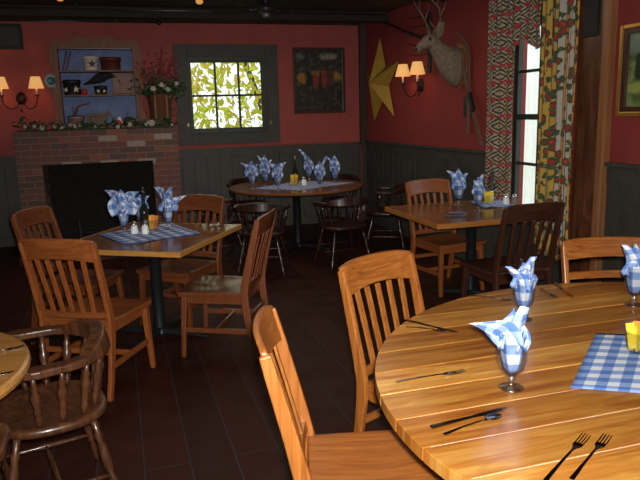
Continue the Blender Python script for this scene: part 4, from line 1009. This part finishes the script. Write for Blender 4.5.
ys_ = [-TR]+[k*PWD-10 for k in range(k0, k0+20) if -TR+.02 < k*PWD-10 < TR-.02]+[TR]
top = MB()
for i in range(len(ys_)-1):
    y0, y1 = ys_[i]+.0019, ys_[i+1]-.0019; n = 10
    ring = []
    Lf = [(-math.sqrt(max(0, TR*TR-(y0+(y1-y0)*k/n)**2)), y0+(y1-y0)*k/n) for k in range(n+1)]
    Rt = [(-x, yy) for x, yy in reversed(Lf)]
    poly = Lf+Rt
    cln = []
    for p_ in poly:
        if not cln or (abs(p_[0]-cln[-1][0])+abs(p_[1]-cln[-1][1])) > 1e-4: cln.append(p_)
    top.prism(cln, .712, .75)
top.build('plank_top', plm, tp, bevel=.0012, bseg=1)
fi = MB().lathe([(TR-.02, .714), (TR-.02, .7478), (.01, .7478)], seg=80)
fi.build('seam_filler', flat('pale_seam_filler', (.92, .90, .84), .5), tp)
bt = MB().lo((-.08, -.95, .68), (.08, .95, .712)).lo((-.72, -.6, .68), (-.6, .6, .712)).lo((.6, -.6, .68), (.72, .6, .712)); bt.build('batten', M['dark'], tp)
pedestal(tp, .06, .5, .69, PI/4)

# ------------------------------------------------------------ goblets with napkins
def goblet(loc, label, s=1.0, group='napkin goblets'):
    e = empty('water_goblet', loc, 0, label, 'goblet', group)
    R = [(.001, .0), (.033, 0), (.035, .002), (.030, .005), (.010, .009), (.006, .016), (.008, .022), (.012, .026), (.007, .032), (.008, .036), (.020, .041), (.032, .056), (.0395, .082), (.041, .112), (.0385, .140), (.0375, .152)]
    inner = [(r-.0018, z) for r, z in R[::-1] if z > .040]
    inner[-1] = (.016, .044); inner.append((.001, .0425))
    k_ = 10
    MB().lathe(R[:k_]+[(.001, .038)], seg=26).build('stem', M['crystal'], e, True)
    MB().lathe([(.001, .0375)]+R[k_:]+inner[:-1]+[(.001, .0425)], seg=26).build('bowl', M['glass'], e, True)
    if s != 1: e.scale = (s, s, s)
    return e
def napkin(loc, label, petals, seed=0, s=1.0, rz=0, chk=.05, mt='ging', ztip=.20):
    """folded cloth bundle standing in a goblet; petals: (azimuth, tip height above rim, outward reach, half width)"""
    e = empty('folded_napkin', loc, rz, label, 'napkin')
    rn = random.Random(seed); ph = rn.uniform(0, 6)
    def body(u, v):
        a = 2*PI*u; z = .052+.088*v; z = .048+.108*v; r = (.013+.022*v**.55)*(1+.10*math.sin(5*a+ph+2*v))
        r = min(r, .0355, .017+(z-.045)*.75)
        return Vector((r*math.cos(a), r*math.sin(a), z))
    MB().grid(36, 8, body, lambda u, v: (u*.16/chk, v*.115/chk)).build('gathered_base', M[mt], e, True, solid=.0012)
    for i, (az, h, reach, hw) in enumerate(petals):
        ca, sa = math.cos(az), math.sin(az)
        def pet(u, v, az=az, h=h, reach=reach, hw=hw, i=i):
            t = v; wd = hw*(1.0+.5*math.sin(PI*min(1, t*1.1)))*(1-t**2.2)+.002; x0 = (u-.5)*2
            rr = .008+(reach)*t**1.4; z = .125+h*(t**.9)*.92
            fold = .016*math.cos(x0*PI*.9)+.004*math.sin(x0*9+t*6+i)
            px = rr+fold*(1-t*.3)-.004; py = x0*wd
            zz = z-.012*abs(x0)**1.5*(1-t)+.3*wd*(-abs(x0))*(reach/(h+.02))*.3
            zz += .022*(reach > .06)
            tw = 1.15 if reach > .06 else (.6 if reach > .04 else .15)
            zz += py*math.sin(tw)*.9*min(1, t*3); py *= math.cos(tw*min(1, t*2))
            return Vector((px*ca-py*sa, px*sa+py*ca, zz))
        MB().grid(12, 14, pet, lambda u, v, hw=hw, h=h, reach=reach: ((u-.5)*hw*3.4/chk+.3, v*math.hypot(h, reach)*1.25/chk+.4*1)).build('folded_flap', M[mt], e, True, solid=.0012)
    if s != 1: e.scale = (s, s, s)
    return e
Lft, Rgt, Bck, Fnt = PI-.29, -.29, PI/2-.29, -PI/2-.29   # directions as seen by the viewer
def gob_nap(x, y, pet, gl, nl, seed, s=1.0, z=.75, chk=.062):
    goblet((x, y, z+.0005), gl, s); napkin((x, y, z+.0005), nl, pet, seed, s, 0, chk)
FG = 1.12
gob_nap(1.10, 1.64, [(Lft+.1, .050, .108, .044), (Rgt-.9, .125, .030, .030), (Bck-.3, .10, .03, .034), (Fnt+.2, .06, .02, .03), (Rgt+.3, .09, .03, .03)],
    'clear stemmed goblet nearest the viewer on the planked table', 'blue gingham napkin with a long left flap in the nearest goblet', 1, FG)
gob_nap(1.52, 2.20, [(Lft-.1, .080, .055, .036), (Rgt+.2, .115, .030, .034), (Fnt, .075, .02, .036), (Bck, .09, .02, .03)],
    'clear stemmed goblet in front of the dark chair on the planked table', 'blue gingham napkin in the goblet behind the nearest one on the planked table', 2, FG)
gob_nap(2.07, 2.20, [(Lft+.1, .125, .05, .040), (Rgt, .10, .06, .04), (Fnt, .09, .03, .04), (Bck, .12, .02, .03)],
    'clear stemmed goblet at the right edge of the picture on the planked table', 'blue gingham napkin at the right edge of the picture in front of the ladder-back chair', 3, FG)
# left table
big = [(Lft+.2, .13, .07, .05), (Bck, .16, .02, .05), (Rgt+.2, .12, .06, .045), (Fnt+.3, .09, .03, .045)]
gob_nap(.0, 5.04, [(Lft+.1, .15, .09, .07), (Bck+.4, .17, .03, .07), (Rgt+.1, .13, .10, .065), (Fnt, .10, .02, .06)],
    'clear goblet at the left of the table before the fireplace', 'large blue gingham napkin at the left of the table before the fireplace', 4, 1.14, chk=.07)
gob_nap(.13, 5.28, [(Lft+.3, .13, .05, .05), (Rgt+.2, .11, .06, .05), (Bck, .12, .03, .05)],
    'clear goblet behind the dark bottle on the left table', 'blue gingham napkin behind the dark bottle on the left table', 5, 1.05, chk=.07)
gob_nap(.33, 5.07, [(Lft, .15, .07, .07), (Rgt+.6, .17, .03, .07), (Rgt-.05, .08, .12, .032), (Fnt, .10, .02, .05)],
    'clear goblet at the right of the amber packet caddy on the left table', 'large blue gingham napkin with a flap pointing right on the left table', 6, 1.14, chk=.07)
# right table
gob_nap(2.88, 5.20, [(Lft+.1, .12, .08, .040), (Bck, .16, .02, .04), (Rgt+.2, .12, .06, .04), (Fnt, .08, .02, .04)],
    'clear goblet at the far left on the table by the window', 'blue gingham napkin spread wide in the far goblet on the table by the window', 7, 1.2, chk=.07)
gob_nap(2.85, 4.81, [(Lft+.3, .10, .03, .036), (Rgt+.4, .14, .03, .036), (Bck, .12, .02, .03), (Fnt, .08, .02, .035)],
    'clear goblet nearer the viewer on the table by the window', 'slim blue gingham napkin in the nearer goblet on the table by the window', 8, 1.2, chk=.07)
# back table
bt_ = [(1.45, 7.42, 'at the far left of the round back table', [(Lft, .11, .09, .04), (Bck, .15, .02, .05), (Rgt, .12, .05, .05)]),
    (1.68, 7.12, 'at front left on the round back table', [(Lft, .12, .07, .05), (Rgt, .12, .07, .05), (Bck, .13, .02, .04)]),
    (1.66, 7.68, 'behind the front left goblet on the round back table', [(Lft+.3, .19, .06, .055), (Rgt, .14, .06, .05), (Bck, .2, .02, .04)]),
    (2.27, 7.90, 'behind the dark bottle on the round back table', [(Lft-.2, .20, .09, .045), (Bck, .14, .02, .04), (Rgt, .08, .03, .04)]),
    (2.16, 7.07, 'at front right on the round back table', [(Lft+.1, .09, .03, .04), (Bck, .14, .02, .04), (Rgt-.1, .19, .06, .05)]),
    (2.48, 7.50, 'at the far right of the round back table', [(Lft, .14, .06, .045), (Bck, .17, .02, .04), (Rgt, .08, .03, .035)])]
for i, (x, y, w_, pt) in enumerate(bt_):
    gob_nap(x, y, pt, 'clear goblet '+w_, 'blue gingham napkin in the goblet '+w_, 20+i, 1.2, chk=.08)

# ------------------------------------------------------------ table cloths (gingham mats)
def cloth(corners, z, label, chk, seed=0, wav=.0025):
    a, b, c_, d_ = [Vector((*p_, 0)) for p_ in corners]
    o = (a+b+c_+d_)/4; wl = (b-a).length; hl = (d_-a).length
    def fn(u, v):
        p_ = a.lerp(b, u).lerp(d_.lerp(c_, u), v)-o
        return Vector((p_.x, p_.y, .0025+wav*(1+math.sin(u*9+seed)*math.cos(v*7+seed))*.8))
    ob = MB().grid(24, 24, fn, lambda u, v: (u*wl/chk, v*hl/chk)).build('gingham_mat', M['ging'], None, True, solid=.0015)
    ob.location = (o.x, o.y, z); return tag(ob, label, 'table mat')
cloth([(1.26, 1.57), (1.68, 1.33), (2.10, 1.72), (1.67, 1.95)], .75, 'blue and white gingham mat on the planked table at right', .0675, 1)
cloth([(.0, 4.54), (.53, 4.74), (.36, 5.32), (-.19, 5.03)], .7515, 'blue gingham mat in the middle of the table before the fireplace', .085, 2)
cloth([(2.97, 4.90), (3.28, 4.90), (3.34, 5.30), (3.04, 5.28)], .75, 'blue gingham mat at the window end of the right table', .05, 3, .006)
cloth([(1.42, 7.42), (1.86, 6.98), (2.72, 7.45), (2.2, 7.95)], .75, 'blue gingham mat in the middle of the round back table', .07, 4)

# ------------------------------------------------------------ flatware
def fork(loc, ang, label, L=.19):
    e = empty('fork', loc, ang, label, 'fork')   # local +x = tines
    MB().bar([(-L/2, 0, .003), (-L*.2, 0, .006), (L*.12, 0, .006), (L*.2, 0, .004)], [.012, .008, .006, .012], [.002]*4, (0, 1, 0)).build('handle', M['steel'], e, bevel=.0006)
    h = MB().bar([(L*.19, 0, .004), (L*.25, 0, .003), (L*.30, 0, .004)], [.012, .024, .024], .0018, (0, 1, 0))
    for k in range(4):
        y = -.0105+.007*k; h.bar([(L*.29, y, .0038), (L*.38, y, .003), (L*.5, y, .0065)], [.0032, .003, .0018], .0016, (0, 1, 0))
    h.build('tines', M['steel'], e); return e
def knife(loc, ang, label, L=.21):
    e = empty('table_knife', loc, ang, label, 'knife')
    MB().bar([(-L/2, 0, .005), (-L*.3, 0, .005), (L*.02, 0, .005)], [.015, .014, .010], [.006, .006, .004], (0, 1, 0)).build('handle', M['steel'], e, bevel=.0015)
    MB().bar([(L*.0, 0, .005), (L*.15, 0, .005), (L*.4, .001, .005), (L*.5, .004, .005)], [.011, .017, .017, .005], .0016, (0, 1, 0)).build('blade', M['steel'], e, bevel=.0004); return e
def spoon(loc, ang, label, L=.18):
    e = empty('spoon', loc, ang, label, 'spoon')
    MB().bar([(-L/2, 0, .003), (-L*.2, 0, .007), (L*.15, 0, .007), (L*.25, 0, .004)], [.012, .007, .005, .007], .002, (0, 1, 0)).build('handle', M['steel'], e, bevel=.0006)
    def bw(u, v):
        a = 2*PI*u; r = v; return Vector((L*.36+.028*r*math.cos(a), .018*r*math.sin(a), .0015+.006*r*r))
    MB().grid(18, 5, bw).build('bowl', M['steel'], e, True, solid=.0012); return e
def lay(fn, p0, p1, label, z=.7505, L=None):
    x, y = (p0[0]+p1[0])/2, (p0[1]+p1[1])/2
    return fn((x, y, z), math.atan2(p1[1]-p0[1], p1[0]-p0[0]), label, **({'L': L or math.hypot(p1[0]-p0[0], p1[1]-p0[1])}))
lay(fork, (.785, 1.80), (1.03, 1.80), 'steel fork lying left of the nearest goblet on the planked table')
lay(knife, (.75, 1.485), (1.005, 1.515), 'steel knife lying above the spoon near the table edge')
lay(spoon, (.765, 1.44), (.965, 1.485), 'steel spoon lying just below the knife near the table edge')
lay(fork, (.88, 1.165), (1.11, 1.31), 'steel fork at the bottom edge of the picture, left of two')
lay(fork, (.94, 1.15), (1.16, 1.29), 'steel fork at the bottom edge of the picture, right of two')
lay(knife, (1.07, 2.36), (1.19, 2.14), 'steel knife crossing a fork before the honey oak slat-back chair')
lay(fork, (1.04, 2.28), (1.165, 2.17), 'steel fork under the crossing knife before the honey oak slat-back chair', L=.17)
lay(knife, (1.98, 2.62), (1.90, 2.38), 'steel knife lying in front of the ladder-back chair')
lay(fork, (1.86, 2.56), (1.83, 2.40), 'steel fork lying left of the knife before the ladder-back chair')
lay(fork, (1.50, 2.58), (1.62, 2.44), 'steel fork at the far rim of the planked table before the dark walnut chair')
lay(knife, (.07, 4.50), (.20, 4.66), 'dark knife lying near the front corner of the left table', .7515)
lay(fork, (.60, 5.10), (.78, 5.05), 'fork lying at the right corner of the left table', .7515)
lay(fork, (-.6, 2.54), (-.40, 2.60), 'steel fork on the small round table at far left, upper of the two pieces')
lay(knife, (-.60, 2.28), (-.40, 2.33), 'steel knife on the small round table at far left, lower of the two pieces')
lay(fork, (2.60, 5.20), (2.72, 5.30), 'fork lying on the far left corner of the table by the window')

# ------------------------------------------------------------ condiments
def caddy(loc, label, s=1.0, cols=('yellow', 'yellow', 'orangep')):
    e = empty('packet_caddy', loc, .3, label, 'caddy'); 
    MB().lathe([(.001, .0), (.028, 0), (.033, .01), (.036, .058), (.0345, .058), (.031, .012), (.026, .005), (.001, .005)], seg=24).build('glass_cup', M['glass'], e, True)
    if s != 1: e.scale = (s,)*3
    rn = random.Random(loc[0])
    for i in range(6):
        R3 = Euler((rn.uniform(-.12, .12), rn.uniform(-.16, .16), rn.uniform(-.9, .9))).to_matrix()
        q = MB().box(R3 @ Vector((0, 0, .035)), (.024, .0025, .074), R3).build('sugar_packet', M[cols[i % len(cols)]]); 
        q.location = (loc[0]+(-.02+.008*i)*s*(1 if i % 2 else -1)*.8, loc[1]+(-.018+.007*i)*s, loc[2]+.0065*s+rn.uniform(0, .004)); q.scale = (s,)*3
        pos = ('at the front', 'second from the front', 'third from the front', 'third from the back', 'second from the back', 'at the back')[i]
        tag(q, {'yellow': 'yellow', 'orangep': 'orange', 'pink': 'pink'}[cols[i % len(cols)]]+' packet '+pos+' of the caddy '+label.split(' packets ')[1], 'sugar packet', 'packets in caddies')
    return e
caddy((1.675, 1.745, .756), 'clear glass caddy of yellow packets on the planked table', 1.25)
caddy((.205, 5.02, .758), 'amber glass caddy of orange packets on the left table', 1.4, ('orangep', 'yellow', 'orangep', 'pink'))
caddy((3.14, 5.14, .756), 'plain glass caddy of yellow packets on the table by the window', 1.3)
caddy((1.95, 7.47, .756), 'pale glass caddy of yellow packets on the round back table', 1.6)
def shaker(loc, label, m, s=1.0):
    e = empty('shaker', loc, 0, label, 'shaker')
    MB().lathe([(.001, 0), (.021, 0), (.024, .006), (.022, .03), (.017, .055), (.001, .055)], seg=16).build('glass_body', m, e, True)
    MB().lathe([(.018, .055), (.019, .062), (.014, .076), (.001, .080)], seg=16).build('cap', M['chrome'], e, True)
    if s != 1: e.scale = (s,)*3
shaker((.07, 4.93, .7565), 'white-filled glass salt shaker on the left table, left of the pair', M['salt'], 1.15)
shaker((.145, 4.90, .7565), 'white-filled glass shaker on the left table beside the amber caddy', M['salt'], 1.15)
shaker((3.25, 5.02, .7555), 'glass salt shaker with chrome cap on the window table, left of the pair', M['salt'], 1.2)
shaker((3.30, 4.97, .7555), 'brown-filled glass shaker with chrome cap nearest the dark chair on the window table', flat('pepper_fill', (.22, .15, .12), .5), 1.2)
shaker((2.07, 7.43, .7555), 'small white shaker beside the caddy on the round back table', M['salt'], 1.3)
def bottle(loc, label, s=1.0):
    e = empty('oil_bottle', loc, 0, label, 'bottle')
    MB().lathe([(.001, 0), (.030, 0), (.033, .01), (.033, .11), (.026, .14), (.012, .175), (.0115, .235), (.014, .238), (.014, .25), (.001, .25)], seg=20).build('bottle_glass', flat('dark_bottle', (.012, .016, .008), .08, 0, .1, coat=1), e, True)
    MB().lathe([(.013, .25), (.013, .262), (.006, .272), (.006, .285), (.001, .286)], seg=14).build('pourer', M['chrome'], e, True)
    if s != 1: e.scale = (s,)*3
bottle((.155, 5.14, .757), 'tall dark oil bottle among the napkins on the left table', 1.1)
bottle((2.03, 7.66, .757), 'tall dark oil bottle behind the caddy on the round back table', 1.15)
# hurricane lamp on the window table
e = empty('hurricane_lamp', (3.29, 5.32, .751), 0, 'clear glass hurricane lamp at the back of the table by the window', 'lamp')
MB().lathe([(.001, 0), (.045, 0), (.048, .012), (.03, .03), (.04, .05), (.028, .07), (.001, .07)], seg=20).build('font', M['glass'], e, True)
MB().lathe([(.026, .07), (.028, .09), (.02, .10), (.001, .10)], seg=16).build('burner', M['chrome'], e, True)
MB().lathe([(.026, .10), (.045, .15), (.040, .20), (.024, .25), (.022, .29), (.0205, .29), (.0225, .25), (.038, .20), (.043, .15), (.024, .10)], seg=22, closed=True).build('chimney', M['glass'], e, True)
# pressed glass dish on the window table
e = MB(); 
prof = [(.001, .0), (.06, 0), (.085, .012), (.105, .022), (.104, .025), (.083, .016), (.058, .004), (.001, .004)]
rings = []
for r, z in prof: rings.append([Vector((r*(1+.03*math.cos(12*2*PI*k/72)*(r > .08))*math.cos(2*PI*k/72), r*(1+.03*math.cos(12*2*PI*k/72)*(r > .08))*math.sin(2*PI*k/72), z)) for k in range(72)])
e.sweep(rings); e = e.build('glass_dish', M['glass'], None, True); e.location = (2.53, 4.62, .7503); tag(e, 'shallow scalloped clear glass dish on the near left of the window table', 'dish')
e = MB().sweep(rings).build('glass_dish', M['glass'], None, True); e.location = (1.62, 2.62-.20, .7503) if False else (.66, 5.0, .752); e.scale = (.7, .7, .7); tag(e, 'small clear glass dish near the right corner of the left table', 'dish')
# glass at the far left table
e = MB().lathe([(.001, 0), (.028, 0), (.034, .09), (.0325, .09), (.0265, .006), (.001, .006)], seg=20).build('tumbler', M['glass'], None, True); e.location = (-.66, 2.72, .7503); tag(e, 'clear glass tumbler at the back of the small round table far left', 'glass')
# ------------------------------------------------------------ repeats share a group
for kind_, g_ in (('dining_chair', 'slat-back wooden dining chairs'), ('captain_chair', 'spindle captain chairs'), ('folded_napkin', 'gingham napkins in goblets'), ('fork', 'steel forks on the tables'),
                  ('table_knife', 'steel knives on the tables'), ('gingham_mat', 'gingham mats on the tables'), ('packet_caddy', 'packet caddies on the tables'), ('shaker', 'salt and pepper shakers'),
                  ('oil_bottle', 'oil bottles on the tables'), ('wall_sconce', 'two-armed wall sconces'), ('wooden_ski', 'crossed wooden skis'), ('pendant_lamp', 'small pendant lamps'),
                  ('wooden_stick', 'sticks on the top shelf'), ('round_box', 'round star boxes in the hutch'), ('glass_dish', 'clear glass dishes'), ('window_latch', 'window latches'), ('window_curtain', 'window curtains')):
    for o in bpy.data.objects:
        if o.parent is None and o.name.split('.')[0] == kind_: o['group'] = g_
